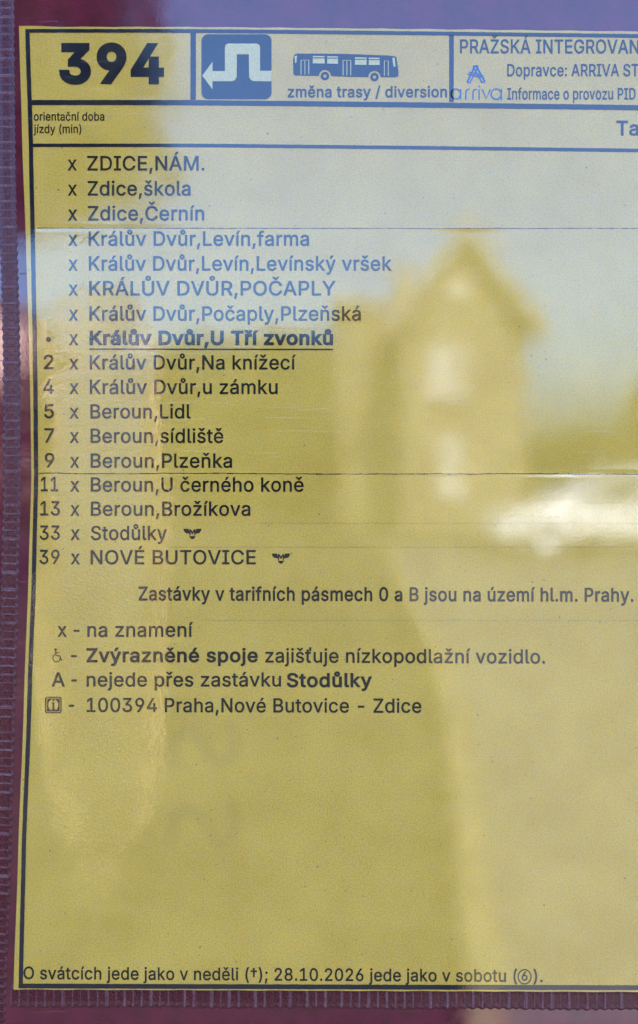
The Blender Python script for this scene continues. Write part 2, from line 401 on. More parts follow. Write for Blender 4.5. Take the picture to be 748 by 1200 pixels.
# letter outlines, thousandths of an em: advance, loops of points
GLYPHS = {
' ': (188, ''),
'(': (273, '89,207 89,225 90,244 92,264 94,283 97,303 101,324 105,344 109,364 114,384 119,403 125,422 132,441 140,463 148,484 157,503 167,522 177,539 236,539 227,521 219,503 212,485 204,466 197,447 191,428 185,409 179,390 174,370 169,351 165,332 161,313 158,291 155,269 153,248 152,227 151,207 152,188 153,170 155,152 157,133 160,115 164,96 169,76 175,57 181,37 188,16 195,-1 202,-19 209,-38 218,-57 227,-76 236,-96 177,-96 166,-77 156,-59 147,-40 139,-21 131,-3 124,16 117,35 111,55 105,77 100,98 96,120 93,142 91,163 90,185'),
')': (273, '37,-96 47,-76 56,-56 64,-37 72,-18 79,0 86,18 93,39 99,59 105,78 109,98 113,116 116,135 119,153 120,171 122,189 122,207 121,227 120,248 118,269 115,291 112,313 108,332 104,351 99,370 94,390 89,409 82,428 76,447 69,466 62,485 54,503 46,521 37,539 97,539 107,522 116,503 125,484 134,463 142,441 148,422 154,403 159,384 164,364 169,344 173,323 176,303 179,283 181,264 183,244 184,225 184,207 184,187 183,168 181,149 178,130 175,111 171,92 167,72 161,53 156,34 149,15 142,-4 134,-22 126,-41 117,-59 107,-78 97,-96'),
',': (188, '38,-119 68,71 137,71 84,-119'),
'-': (453, '337,244 337,188 114,188 114,244'),
'.': (188, '95,-4 63,9 50,41 63,73 95,87 128,73 141,41 128,9'),
'/': (249, '235,533 71,-76 14,-76 178,533'),
'0': (453, '227,-7 205,-6 184,-2 165,4 147,13 130,24 115,38 101,53 89,71 78,91 69,113 63,131 59,149 55,168 52,188 50,209 48,231 48,254 48,277 50,299 52,320 55,340 59,359 63,378 69,395 78,417 89,437 101,455 115,471 130,484 147,496 165,504 184,511 205,514 227,516 249,514 269,511 288,504 306,496 323,484 338,471 352,455 364,437 375,417 384,395 390,378 394,359 398,340 401,320 404,299 405,277 405,254 405,231 404,209 401,188 398,168 395,149 390,131 384,113 375,91 364,71 352,53 339,38 323,24 307,13 289,4 269,-2 249,-6|227,50 245,51 261,56 276,63 290,74 303,87 313,103 323,122 330,144 334,160 338,176 340,194 342,213 343,233 344,254 343,275 342,295 340,314 338,332 334,349 330,365 323,387 313,405 303,422 290,435 276,446 261,453 245,458 227,460 209,458 192,453 177,446 163,435 151,422 140,405 131,387 123,365 119,349 115,332 113,314 111,295 110,275 109,254 110,233 111,213 113,194 115,176 119,160 123,144 131,122 140,103 151,87 163,74 177,63 192,56 209,51'),
'1': (453, '76,0 76,55 391,55 391,0|276,509 276,0 212,0 212,448 209,448 86,358 86,427 198,509'),
'2': (453, '64,0 64,47 234,229 282,282 311,327 320,371 319,389 315,405 308,419 273,449 224,460 205,458 188,454 172,447 159,438 148,427 139,413 132,398 128,381 127,362 66,362 67,384 71,405 77,424 86,442 98,459 111,473 126,486 143,496 162,505 182,511 203,514 225,516 247,514 268,511 288,505 306,497 323,486 337,474 350,461 361,445 370,428 376,411 380,392 381,372 371,318 365,304 357,290 347,275 336,259 267,180 153,60 153,57 389,57 389,0'),
'3': (453, '218,-7 195,-6 173,-3 152,2 133,10 114,19 98,30 83,43 70,57 60,74 52,91 46,111 44,132 109,132 112,115 118,100 126,87 137,76 150,66 165,59 219,50 239,51 258,55 275,61 291,69 304,80 315,93 323,108 328,125 329,145 328,163 323,180 316,196 306,211 292,223 275,234 260,240 242,244 223,247 201,248 157,248 157,299 288,448 288,452 70,452 70,509 372,509 372,461 211,278 211,289 233,290 254,290 273,287 291,282 308,276 327,265 344,253 359,239 371,222 381,205 387,186 392,166 393,145 392,123 387,103 380,84 370,66 358,50 344,36 327,23 309,12 292,6 275,0 257,-4 238,-6'),
'4': (453, '40,105 40,158 247,509 311,509 109,166 109,163 413,163 413,105|282,0 282,121 282,146 282,318 343,318 343,0'),
'5': (453, '221,-7 199,-6 178,-2 159,3 140,11 123,21 108,32 94,45 83,60 73,76 66,93 62,111 60,130 122,130 138,89 173,60 221,50 241,51 259,56 276,64 291,75 304,89 314,104 322,122 326,141 328,162 326,183 321,203 314,221 303,237 290,251 275,262 257,270 238,275 218,277 167,268 128,246 67,253 96,509 366,509 366,452 151,452 134,301 136,301 178,325 229,334 252,332 274,328 294,321 313,311 330,299 345,285 358,269 370,251 379,231 384,215 388,199 390,181 391,163 390,144 387,126 383,108 377,91 369,76 357,57 343,41 327,27 309,15 293,7 276,1 259,-3 240,-6'),
'6': (453, '226,-7 203,-5 182,-1 161,5 142,15 125,26 109,40 96,56 84,74 77,90 71,107 67,124 64,143 64,162 65,180 68,199 73,219 80,239 86,253 93,268 102,285 112,302 124,321 137,340 252,509 322,509 151,261 145,261 165,288 196,307 235,314 257,313 278,309 298,303 316,295 332,284 346,271 359,257 370,240 378,221 384,201 388,180 389,157 388,134 384,112 377,92 368,73 356,55 343,39 327,26 310,14 291,5 271,-2 249,-6|226,48 245,50 263,55 279,63 293,73 304,86 314,101 322,119 326,137 327,157 326,178 322,196 314,213 304,228 293,241 279,251 263,259 245,264 226,265 207,264 190,259 174,252 160,241 148,229 138,214 131,197 126,179 125,158 126,138 131,119 138,102 148,86 160,73 174,63 190,55 207,50'),
'7': (453, '97,0 323,448 323,452 62,452 62,509 391,509 391,449 165,0'),
'8': (453, '226,-7 206,-6 187,-4 169,0 152,5 136,11 117,21 101,33 86,47 74,62 64,78 57,96 53,115 52,135 53,156 58,176 65,195 75,212 87,228 101,241 117,252 134,260 153,265 153,267 135,273 119,282 105,293 93,308 83,324 76,342 72,360 70,380 72,399 75,417 82,434 90,450 101,464 114,477 129,488 146,498 164,506 184,511 204,514 226,516 248,514 269,511 288,506 306,498 323,488 337,477 350,464 361,450 370,434 377,417 380,399 382,380 380,361 376,342 369,324 359,308 347,293 333,282 318,273 300,267 300,265 319,260 335,252 351,241 365,228 377,212 387,195 395,176 399,156 401,135 399,115 395,96 388,78 378,62 366,47 352,33 335,21 317,11 301,5 284,0 265,-4 246,-6|226,49 248,50 267,54 285,60 300,69 313,79 323,91 331,106 335,121 337,139 335,157 330,173 322,189 312,202 298,213 283,223 265,230 247,234 226,235 206,234 187,230 169,223 154,213 140,202 130,189 122,173 117,157 115,139 117,121 121,106 129,91 139,79 152,69 167,60 185,54 205,50|226,290 274,300 307,330 314,344 318,359 319,376 308,420 275,449 226,460 177,449 145,420 138,407 134,392 133,376 134,359 138,344 145,330 178,300'),
'9': (453, '226,516 249,514 271,510 291,503 310,494 328,482 343,468 356,452 368,434 375,419 381,402 386,384 388,366 389,347 388,328 385,309 380,290 373,270 367,256 359,240 350,224 340,207 328,188 315,168 200,0 130,0 301,248 307,248 287,221 257,202 218,195 195,196 175,199 155,206 137,214 121,225 106,237 94,252 83,269 74,287 68,307 65,329 64,352 65,375 69,397 75,417 85,436 96,454 110,469 125,483 143,494 162,504 182,510 203,514|226,460 207,459 190,454 174,446 160,435 148,423 138,407 131,390 127,372 125,352 127,331 131,313 138,295 148,280 160,268 174,257 190,250 207,245 226,243 245,245 263,249 279,257 293,267 305,280 314,295 322,312 326,330 327,350 326,371 322,390 314,407 305,422 293,435 279,446 263,454 245,459'),
':': (188, '95,-4 63,9 50,41 63,73 95,87 128,73 141,41 128,9|95,271 63,284 50,316 63,349 95,362 128,349 141,316 128,284'),
';': (188, '38,-119 68,71 137,71 84,-119|103,271 71,284 58,316 71,349 103,362 136,349 149,316 136,284'),
'A': (480, '16,0 201,509 276,509 463,0 395,0 287,302 264,372 232,478 245,478 213,371 191,302 85,0|110,142 110,199 370,199 370,142'),
'B': (456, '60,0 60,509 241,509 261,508 280,506 298,502 314,497 329,491 345,481 359,469 371,456 381,442 388,426 394,410 397,392 398,374 397,353 393,336 387,320 356,286 315,267 315,262 331,260 347,254 363,245 378,234 391,220 402,203 409,189 414,173 417,155 418,136 417,117 413,100 408,83 400,67 390,52 377,39 362,28 344,18 328,11 311,6 291,3 270,1 247,0|125,57 245,57 272,58 296,63 315,70 330,80 344,96 353,115 355,137 354,153 350,169 342,184 333,197 320,209 306,218 289,225 269,229 248,231 125,231|125,285 238,285 256,287 273,290 288,296 323,326 330,340 335,355 336,372 333,393 326,412 313,429 299,439 283,446 263,450 240,452 125,452'),
'C': (510, '267,-7 246,-6 225,-3 205,1 186,7 168,15 150,25 134,36 119,49 104,63 92,79 80,96 70,115 62,132 55,150 50,169 46,189 43,210 41,232 40,254 41,277 43,298 46,319 50,339 55,358 62,376 70,393 80,412 92,429 104,445 119,459 134,472 150,484 168,493 186,501 205,508 225,512 246,515 267,516 286,515 305,513 323,509 340,504 357,498 373,490 388,481 402,471 415,460 427,447 438,433 448,418 456,402 463,385 469,367 473,348 408,348 389,395 357,428 315,449 267,456 245,454 223,450 203,443 184,432 169,422 156,410 145,396 134,381 125,364 118,348 113,332 109,314 106,295 104,275 103,254 104,233 106,213 109,194 113,177 119,160 125,145 134,127 145,112 157,98 170,87 184,76 203,66 223,59 245,54 267,53 315,60 357,81 389,114 408,160 473,160 469,142 463,124 457,107 448,91 438,76 428,62 416,49 402,38 388,28 373,19 357,11 341,5 323,0 305,-4 286,-6'),
'D': (502, '219,0 96,0 96,57 215,57 239,58 261,61 282,66 301,72 318,81 333,91 347,103 360,117 370,132 379,149 386,168 392,187 396,209 398,231 399,255 398,279 396,302 392,323 386,342 379,361 370,377 360,392 348,406 335,418 320,428 303,437 285,443 265,448 244,451 221,452 93,452 93,509 225,509 250,508 273,505 294,501 315,495 334,488 353,478 369,467 385,455 399,441 412,426 423,409 433,391 441,374 447,357 452,338 456,319 459,299 461,277 462,255 461,233 459,212 456,191 452,172 447,153 441,135 433,119 423,100 411,83 398,68 384,54 368,42 351,31 335,23 318,16 300,10 281,6 261,3 241,1|125,509 125,0 60,0 60,509'),
'E': (419, '60,0 60,509 372,509 372,452 125,452 125,286 355,286 355,229 125,229 125,57 375,57 375,0'),
'G': (520, '269,-7 247,-6 225,-3 205,1 185,7 167,15 149,25 133,36 118,49 104,64 91,79 79,97 69,116 61,133 55,151 50,170 46,189 43,210 41,232 40,254 41,277 43,298 46,319 50,339 55,358 61,376 69,393 79,412 91,429 103,445 117,459 133,472 149,484 166,493 184,501 203,508 223,512 244,515 265,516 285,515 304,513 322,509 340,504 358,497 374,489 389,480 403,469 416,458 429,445 439,431 449,416 458,401 465,384 470,367 474,349 408,349 387,393 356,427 315,448 265,456 243,454 222,450 202,443 183,432 169,422 156,410 145,397 134,381 125,364 118,348 113,332 109,314 106,295 104,275 103,254 104,233 106,213 109,194 113,177 119,160 125,145 134,128 145,112 157,99 170,87 184,76 203,66 224,59 246,54 269,53 290,54 309,57 328,63 345,71 360,81 374,93 386,107 396,123 404,141 410,160 414,180 415,202 434,199 283,199 283,256 478,256 478,200 477,180 475,160 471,141 466,124 459,107 451,91 439,73 426,57 411,43 395,30 377,19 360,11 344,5 326,0 308,-4 289,-6'),
'I': (300, '31,0 31,57 118,57 118,452 31,452 31,509 269,509 269,452 183,452 183,57 269,57 269,0'),
'K': (467, '104,145 104,216 139,261 174,303 212,344 364,509 448,509 231,276 228,276|60,0 60,509 125,509 125,334 124,225 125,193 125,0|372,0 188,259 228,309 449,0'),
'L': (393, '60,0 60,509 125,509 125,57 361,57 361,0'),
'M': (628, '60,0 60,509 152,509 277,187 287,159 299,123 311,84 322,49 307,49 318,83 330,121 342,158 352,187 476,509 568,509 568,0 504,0 504,291 504,327 505,369 506,413 507,457 513,457 498,409 482,363 467,322 456,291 342,0 286,0 170,291 159,321 145,361 129,408 112,457 119,457 120,416 121,372 122,328 122,291 122,0'),
'N': (523, '60,0 60,509 136,509 343,183 363,151 388,107 414,55 405,54 401,108 399,157 399,195 399,509 463,509 463,0 387,0 202,290 177,331 148,381 108,452 119,454 122,384 124,328 125,291 125,0'),
'O': (533, '267,-7 246,-6 225,-3 205,1 186,7 168,15 150,25 134,36 119,49 105,63 92,79 80,96 70,115 62,132 55,150 50,169 46,189 43,210 41,232 40,254 41,277 43,298 46,319 50,339 55,358 62,376 70,393 80,412 92,429 105,445 119,459 134,472 150,484 168,493 186,501 205,508 225,512 246,515 267,516 288,515 309,512 329,508 348,501 366,493 384,484 400,472 415,459 429,445 442,429 453,412 464,393 472,376 478,358 483,339 488,319 491,298 492,277 493,254 492,232 491,210 488,189 483,169 478,150 472,132 464,115 453,96 442,79 429,63 415,49 400,36 384,25 366,15 348,7 329,1 309,-3 288,-6|267,53 289,54 310,59 330,66 349,76 364,86 377,98 388,112 399,127 408,144 415,160 420,176 425,194 428,213 430,233 430,254 430,275 428,295 425,314 420,332 415,349 408,365 399,382 388,397 377,411 364,423 349,433 330,443 310,450 289,454 267,456 245,454 223,450 203,443 184,433 170,422 157,411 145,397 135,381 125,364 119,349 113,332 109,314 106,295 104,275 103,254 104,233 106,213 109,194 113,176 119,160 125,144 135,127 145,112 157,98 170,86 184,76 203,66 223,59 245,54'),
'P': (445, '60,0 60,509 235,509 258,508 279,505 298,501 316,495 332,487 350,476 366,462 379,447 390,430 398,411 404,391 407,370 409,348 407,325 404,304 398,284 390,265 379,248 366,233 350,219 332,207 316,199 298,193 279,189 258,187 235,186 109,186 109,242 233,242 257,244 279,248 297,256 312,266 324,279 333,294 339,310 343,328 344,348 343,367 339,385 333,402 324,416 312,428 297,439 284,444 268,449 251,451 232,452 125,452 125,0'),
'R': (449, '60,0 60,509 236,509 259,508 280,505 299,501 317,496 333,489 351,478 367,465 380,450 390,433 399,415 405,395 408,374 409,352 408,330 405,309 399,290 390,271 380,255 367,240 351,228 333,217 317,210 299,205 279,201 258,198 236,198 96,198 96,255 234,255 258,256 280,260 298,267 313,276 325,287 334,300 340,316 344,333 345,352 344,371 340,389 334,405 325,419 313,430 298,440 279,446 258,451 233,452 125,452 125,0|353,0 230,229 303,229 428,0'),
'S': (447, '224,-9 202,-8 182,-6 162,-2 144,3 128,9 108,19 91,31 76,45 64,60 54,77 46,96 41,115 38,137 104,137 108,118 114,102 123,88 136,76 150,66 166,59 224,49 246,50 267,54 286,60 303,69 317,79 329,92 338,106 344,122 346,139 342,161 332,179 296,205 245,222 184,239 160,247 138,256 118,266 101,277 86,289 74,303 64,318 57,335 53,353 52,372 53,393 58,413 65,431 75,448 87,463 102,476 119,488 138,498 154,504 171,509 189,513 208,515 227,516 247,515 266,513 283,509 300,504 316,498 334,488 351,476 365,463 377,449 387,433 394,415 399,397 401,378 337,378 334,396 326,412 316,426 302,437 286,447 267,453 247,457 225,459 204,457 185,454 167,448 152,440 139,430 129,418 121,405 117,391 115,376 117,359 122,345 131,334 169,308 212,293 264,279 312,264 359,238 372,226 384,213 395,198 402,180 407,161 408,139 407,118 403,99 396,81 386,64 374,48 360,34 343,21 323,11 306,4 288,-2 268,-6 246,-8'),
'T': (449, '32,452 32,509 417,509 417,452 257,452 257,0 193,0 193,452'),
'U': (517, '259,-8 235,-7 213,-4 192,0 172,7 154,15 137,25 121,37 108,50 95,64 85,80 76,97 69,114 64,133 61,153 60,173 60,509 124,509 124,178 125,160 128,144 133,128 141,113 153,95 169,80 187,68 203,61 220,56 239,53 259,52 279,53 298,56 315,61 331,68 349,80 364,95 377,113 384,128 389,144 392,160 393,178 393,509 457,509 457,173 456,153 453,133 448,114 441,97 433,80 422,64 410,50 396,37 380,25 363,15 345,7 325,0 304,-4 282,-7'),
'V': (480, '204,0 16,509 84,509 192,206 215,137 248,31 235,31 267,138 290,206 395,509 463,509 278,0'),
'Y': (472, '203,0 203,208 16,509 91,509 192,344 222,292 250,230 224,230 251,293 280,344 381,509 455,509 268,208 268,0'),
'Z': (438, '42,0 42,46 273,385 306,431 341,476 348,454 285,452 223,452 40,452 40,509 397,509 397,462 169,129 134,81 97,33 90,54 152,57 214,57 399,57 399,0'),
'a': (389, '160,-9 142,-8 126,-5 110,-1 94,5 76,15 60,29 48,45 38,63 32,84 30,108 32,128 36,146 43,161 78,193 125,211 178,220 234,227 265,235 276,255 276,257 267,297 240,322 196,331 149,322 118,301 100,274 41,291 48,308 57,322 67,335 79,346 95,358 114,368 133,375 194,384 239,379 286,360 300,350 312,336 322,320 329,306 333,290 336,272 337,251 337,0 277,0 277,52 272,52 252,25 215,1 199,-4 181,-7|170,45 192,47 211,51 228,59 242,68 254,80 263,93 276,138 276,190 259,182 231,176 200,171 175,168 134,159 103,139 92,105 102,72 130,52'),
'b': (424, '229,-8 208,-7 189,-3 172,4 138,31 118,59 112,59 112,0 53,0 53,509 114,509 114,319 118,319 137,346 171,373 188,379 207,383 229,384 252,383 274,378 294,371 313,361 327,350 339,338 351,325 361,309 370,293 377,274 383,255 387,234 389,212 390,189 389,165 387,143 383,122 377,103 370,84 361,68 351,52 340,39 327,27 313,16 294,5 274,-2 252,-7|220,47 242,49 262,55 279,66 294,80 306,97 316,117 321,133 325,151 327,170 328,189 327,209 325,227 321,245 316,261 307,281 295,298 280,311 262,322 243,328 220,330 198,328 178,322 161,312 147,299 134,282 125,263 120,247 116,229 113,210 113,189 113,169 116,150 120,132 125,115 135,95 147,78 162,65 179,55 198,49'),
'c': (396, '207,-8 187,-7 168,-4 150,1 133,8 117,16 102,27 88,39 76,53 65,68 56,85 48,103 42,123 38,143 35,165 34,187 35,211 38,233 42,253 48,273 56,291 65,308 76,323 88,337 102,349 117,360 133,369 150,376 168,380 187,383 207,384 260,377 305,356 340,322 362,277 303,262 290,289 270,311 242,325 207,330 184,328 163,321 145,310 130,296 118,278 108,258 103,242 99,224 97,206 96,187 97,169 99,151 103,134 108,117 118,97 130,80 145,66 163,55 184,49 207,46 243,52 271,66 292,89 304,117 363,102 341,56 306,21 261,-1'),
'd': (424, '195,-8 172,-7 151,-2 130,5 111,16 98,27 85,39 74,52 63,68 55,84 47,103 42,122 37,143 35,165 34,189 35,212 37,234 42,255 47,274 55,293 64,309 74,325 85,338 98,350 112,361 131,371 151,378 173,383 196,384 218,383 237,379 253,373 287,346 306,319 311,319 311,509 372,509 372,0 313,0 313,59 307,59 287,31 252,4 236,-3 217,-7|205,47 226,49 246,55 263,65 278,78 290,95 299,115 305,132 309,150 311,169 312,189 311,210 309,229 305,247 300,263 290,282 278,299 263,312 246,322 227,328 205,330 182,328 162,322 145,311 130,298 118,281 108,261 103,245 99,227 97,209 96,189 97,170 99,151 103,133 109,117 118,97 130,80 145,66 162,55 182,49'),
'e': (404, '212,-8 191,-7 170,-4 151,1 133,8 117,16 102,27 88,39 76,53 65,68 56,85 48,103 42,122 38,143 35,164 34,187 35,210 38,231 42,252 48,271 55,290 64,307 75,322 87,336 100,349 115,359 131,368 148,375 166,380 185,383 205,384 226,383 246,380 266,374 285,366 303,355 319,341 331,329 341,315 350,299 357,282 362,267 366,250 369,233 371,214 371,194 371,169 75,169 75,221 338,221 310,202 309,220 307,237 303,254 298,269 288,286 277,301 263,314 246,323 227,328 205,330 183,328 164,323 146,313 131,301 119,286 109,270 102,251 97,231 96,211 96,178 97,157 100,139 104,122 110,106 121,88 135,73 151,61 169,53 190,48 212,46 254,53 285,73 306,105 365,91 358,72 348,55 335,39 320,26 302,14 283,4 266,-1 249,-5 231,-7'),
'f': (254, '228,379 228,327 6,327 6,379|81,0 81,432 82,452 87,470 96,486 107,499 120,510 135,519 152,525 169,529 187,530 222,527 243,521 227,468 215,472 195,474 171,470 154,460 145,443 142,419 142,0'),
'h': (410, '114,227 114,0 53,0 53,509 114,509 114,287 102,287 110,307 119,324 129,339 140,352 152,362 169,372 187,379 207,383 227,384 246,383 264,380 280,376 295,369 309,360 321,349 332,336 341,321 348,304 353,285 356,264 357,240 357,0 296,0 296,235 295,256 290,275 283,291 273,304 260,315 246,323 229,328 210,329 192,328 176,324 161,317 147,308 136,297 126,283 119,266 115,248'),
'i': (167, '53,0 53,379 114,379 114,0|84,443 54,455 41,483 54,512 84,524 114,512 126,483 114,455'),
'j': (167, '53,379 114,379 114,-30 112,-52 108,-72 102,-90 92,-106 80,-119 65,-129 47,-137 27,-141 4,-143 -10,-143 -10,-87 2,-87 25,-83 40,-72 47,-61 51,-46 53,-29|83,443 53,455 41,483 53,512 83,524 114,512 126,483 114,455'),
'k': (381, '110,137 110,212 121,212 284,379 360,379 184,199 177,199|53,0 53,509 114,509 114,0|294,0 148,186 191,229 372,0'),
'l': (189, '139,-2 119,-1 101,3 86,10 74,20 65,33 58,47 54,65 53,84 53,509 114,509 114,99 120,62 146,52 160,53 170,54 181,3 162,-1'),
'm': (610, '53,0 53,379 112,379 112,295 108,295 114,314 122,331 132,346 172,376 219,386 239,385 257,380 273,372 287,361 299,347 309,331 316,314 321,295 312,295 318,312 326,329 337,343 350,356 364,366 381,375 398,381 417,385 437,386 458,385 478,380 497,372 514,361 529,346 541,328 548,313 553,296 556,276 557,255 557,0 496,0 496,254 493,279 485,298 473,313 456,323 438,329 419,330 374,320 345,290 335,247 335,0 274,0 274,260 272,280 265,297 253,311 238,322 220,328 199,330 158,320 126,289 119,274 115,257 114,238 114,0'),
'n': (410, '114,227 114,0 53,0 53,379 112,379 112,287 102,287 110,307 119,324 129,339 140,352 152,362 169,372 187,379 207,383 227,384 246,383 264,380 280,376 295,369 309,360 321,349 332,336 341,321 348,304 353,285 356,264 357,240 357,0 296,0 296,235 295,256 290,275 283,291 273,304 260,315 246,323 229,328 210,329 192,328 176,324 161,317 147,308 136,297 126,283 119,266 115,248'),
'o': (415, '207,-8 187,-7 168,-4 150,1 133,8 117,16 102,27 88,39 76,53 65,68 56,85 48,103 42,123 38,143 35,165 34,187 35,211 38,233 42,253 48,273 56,291 65,308 76,323 88,337 102,349 117,360 133,369 150,376 168,380 187,383 207,384 228,383 247,380 265,376 282,369 299,360 314,349 327,337 339,323 350,308 359,291 367,273 373,253 378,233 380,211 381,187 380,165 378,143 373,123 367,103 359,85 350,68 339,53 327,39 314,27 299,16 282,8 265,1 247,-4 228,-7|207,46 231,49 252,55 270,66 285,80 298,97 307,117 312,134 316,151 318,169 319,187 318,206 316,224 312,242 307,258 298,278 285,296 270,310 252,321 231,328 207,330 184,328 163,321 145,310 130,296 118,278 108,258 103,242 99,224 97,206 96,187 97,169 99,151 103,134 108,117 118,97 130,80 145,66 163,55 184,49'),
'p': (424, '53,-143 53,379 112,379 112,319 118,319 137,346 171,373 188,379 207,383 229,384 252,383 274,378 294,371 313,361 327,350 339,338 351,325 361,309 370,293 377,274 383,255 387,234 389,212 390,189 389,165 387,143 383,122 377,103 370,84 361,68 351,52 340,39 327,27 313,16 294,5 274,-2 252,-7 229,-8 208,-7 189,-3 173,4 138,31 118,59 114,59 114,-143|220,47 242,49 262,55 279,66 294,80 306,97 316,117 321,133 325,151 327,170 328,189 327,209 325,227 321,245 316,261 307,281 295,298 280,311 262,322 243,328 220,330 198,328 178,322 161,312 147,299 134,282 125,263 120,247 116,229 113,210 113,189 113,169 116,150 120,132 125,115 135,95 147,78 162,65 179,55 198,49'),
'r': (259, '53,0 53,379 112,379 112,321 115,321 124,339 137,354 152,367 171,377 191,383 213,385 229,384 243,384 243,322 230,324 207,326 159,315 126,284 119,269 115,254 114,237 114,0'),
's': (365, '182,-8 163,-7 145,-5 128,-2 112,3 93,12 76,24 62,38 50,54 41,73 36,94 94,107 101,87 111,72 124,60 141,52 160,47 181,45 206,47 227,53 244,62 258,74 265,88 268,103 254,136 212,155 149,170 125,177 104,186 87,196 72,208 61,222 53,237 48,255 47,274 49,295 55,314 65,332 79,347 95,360 115,370 131,377 149,381 167,384 187,384 206,384 223,381 239,378 254,372 271,363 286,352 299,339 309,324 318,308 324,290 268,277 243,316 228,325 210,331 187,333 166,331 147,326 131,317 119,305 111,292 109,277 112,258 124,243 172,223 229,209 254,202 275,194 292,183 306,171 317,158 325,142 330,125 331,107 329,85 323,65 312,47 302,35 290,24 276,15 260,6 242,0 223,-5 203,-7'),
't': (227, '204,379 204,327 6,327 6,379|65,471 126,471 126,98 136,61 170,50 185,51 202,54 213,2 192,-3 168,-4 145,-3 125,2 107,10 92,21 80,35 72,52 67,71 65,93'),
'u': (410, '182,-5 164,-4 146,-1 130,4 115,11 101,20 89,31 78,44 69,59 62,76 57,95 54,116 53,139 53,379 114,379 114,144 115,123 119,105 127,89 137,75 150,64 164,56 181,52 200,50 218,51 234,55 249,62 263,71 274,83 283,97 290,113 295,132 296,153 296,379 357,379 357,0 298,0 298,92 307,92 300,72 291,54 281,39 269,27 257,17 240,7 222,0 203,-4'),
'v': (389, '163,0 17,379 84,379 165,155 187,87 206,21 184,21 203,87 224,155 305,379 371,379 226,0'),
'x': (379, '21,0 171,218 171,171 29,379 100,379 147,306 179,253 207,206 175,206 202,253 233,306 282,379 352,379 209,169 209,214 358,0 287,0 231,85 200,136 173,182 205,182 178,136 148,85 91,0'),
'y': (389, '47,-139 61,-86 71,-87 104,-89 130,-74 151,-36 163,-1 17,379 84,379 165,155 187,87 206,21 184,21 202,87 224,155 305,379 371,379 204,-58 177,-107 139,-136 91,-145 65,-143'),
'z': (380, '42,0 42,46 254,320 254,323 48,323 48,379 333,379 333,331 126,60 126,56 339,56 339,0'),
'Á': (480, '16,0 201,509 276,509 463,0 395,0 287,302 264,372 232,478 245,478 213,371 191,302 85,0|110,142 110,199 370,199 370,142|213,558 260,659 329,659 263,558'),
'É': (419, '60,0 60,509 372,509 372,452 125,452 125,286 355,286 355,229 125,229 125,57 375,57 375,0|191,558 239,659 307,659 241,558'),
'Í': (300, '31,0 31,57 118,57 118,452 31,452 31,509 269,509 269,452 183,452 183,57 269,57 269,0|124,558 171,659 240,659 174,558'),
'á': (389, '160,-9 142,-8 126,-5 110,-1 94,5 76,15 60,29 48,45 38,63 32,84 30,108 32,128 36,146 43,161 78,193 125,211 178,220 234,227 265,235 276,255 276,257 267,297 240,322 196,331 149,322 118,301 100,274 41,291 48,308 57,322 67,335 79,346 95,358 114,368 133,375 194,384 239,379 286,360 300,350 312,336 322,320 329,306 333,290 336,272 337,251 337,0 277,0 277,52 272,52 252,25 215,1 199,-4 181,-7|170,45 192,47 211,51 228,59 242,68 254,80 263,93 276,138 276,190 259,182 231,176 200,171 175,168 134,159 103,139 92,105 102,72 130,52|162,429 210,529 278,529 212,429'),
'é': (404, '212,-8 191,-7 170,-4 151,1 133,8 117,16 102,27 88,39 76,53 65,68 56,85 48,103 42,122 38,143 35,164 34,187 35,210 38,231 42,252 48,271 55,290 64,307 75,322 87,336 100,349 115,359 131,368 148,375 166,380 185,383 205,384 226,383 246,380 266,374 285,366 303,355 319,341 331,329 341,315 350,299 357,282 362,267 366,250 369,233 371,214 371,194 371,169 75,169 75,221 338,221 310,202 309,220 307,237 303,254 298,269 288,286 277,301 263,314 246,323 227,328 205,330 183,328 164,323 146,313 131,301 119,286 109,270 102,251 97,231 96,211 96,178 97,157 100,139 104,122 110,106 121,88 135,73 151,61 169,53 190,48 212,46 254,53 285,73 306,105 365,91 358,72 348,55 335,39 320,26 302,14 283,4 266,-1 249,-5 231,-7|177,429 225,529 293,529 227,429'),
'í': (167, '53,0 53,379 114,379 114,0|57,429 104,529 173,529 107,429'),
'ú': (410, '182,-5 164,-4 146,-1 130,4 115,11 101,20 89,31 78,44 69,59 62,76 57,95 54,116 53,139 53,379 114,379 114,144 115,123 119,105 127,89 137,75 150,64 164,56 181,52 200,50 218,51 234,55 249,62 263,71 274,83 283,97 290,113 295,132 296,153 296,379 357,379 357,0 298,0 298,92 307,92 300,72 291,54 281,39 269,27 257,17 240,7 222,0 203,-4|178,429 226,529 294,529 228,429'),
'ý': (389, '47,-139 61,-86 71,-87 104,-89 130,-74 151,-36 163,-1 17,379 84,379 165,155 187,87 206,21 184,21 202,87 224,155 305,379 371,379 204,-58 177,-107 139,-136 91,-145 65,-143|168,429 215,529 284,529 218,429'),
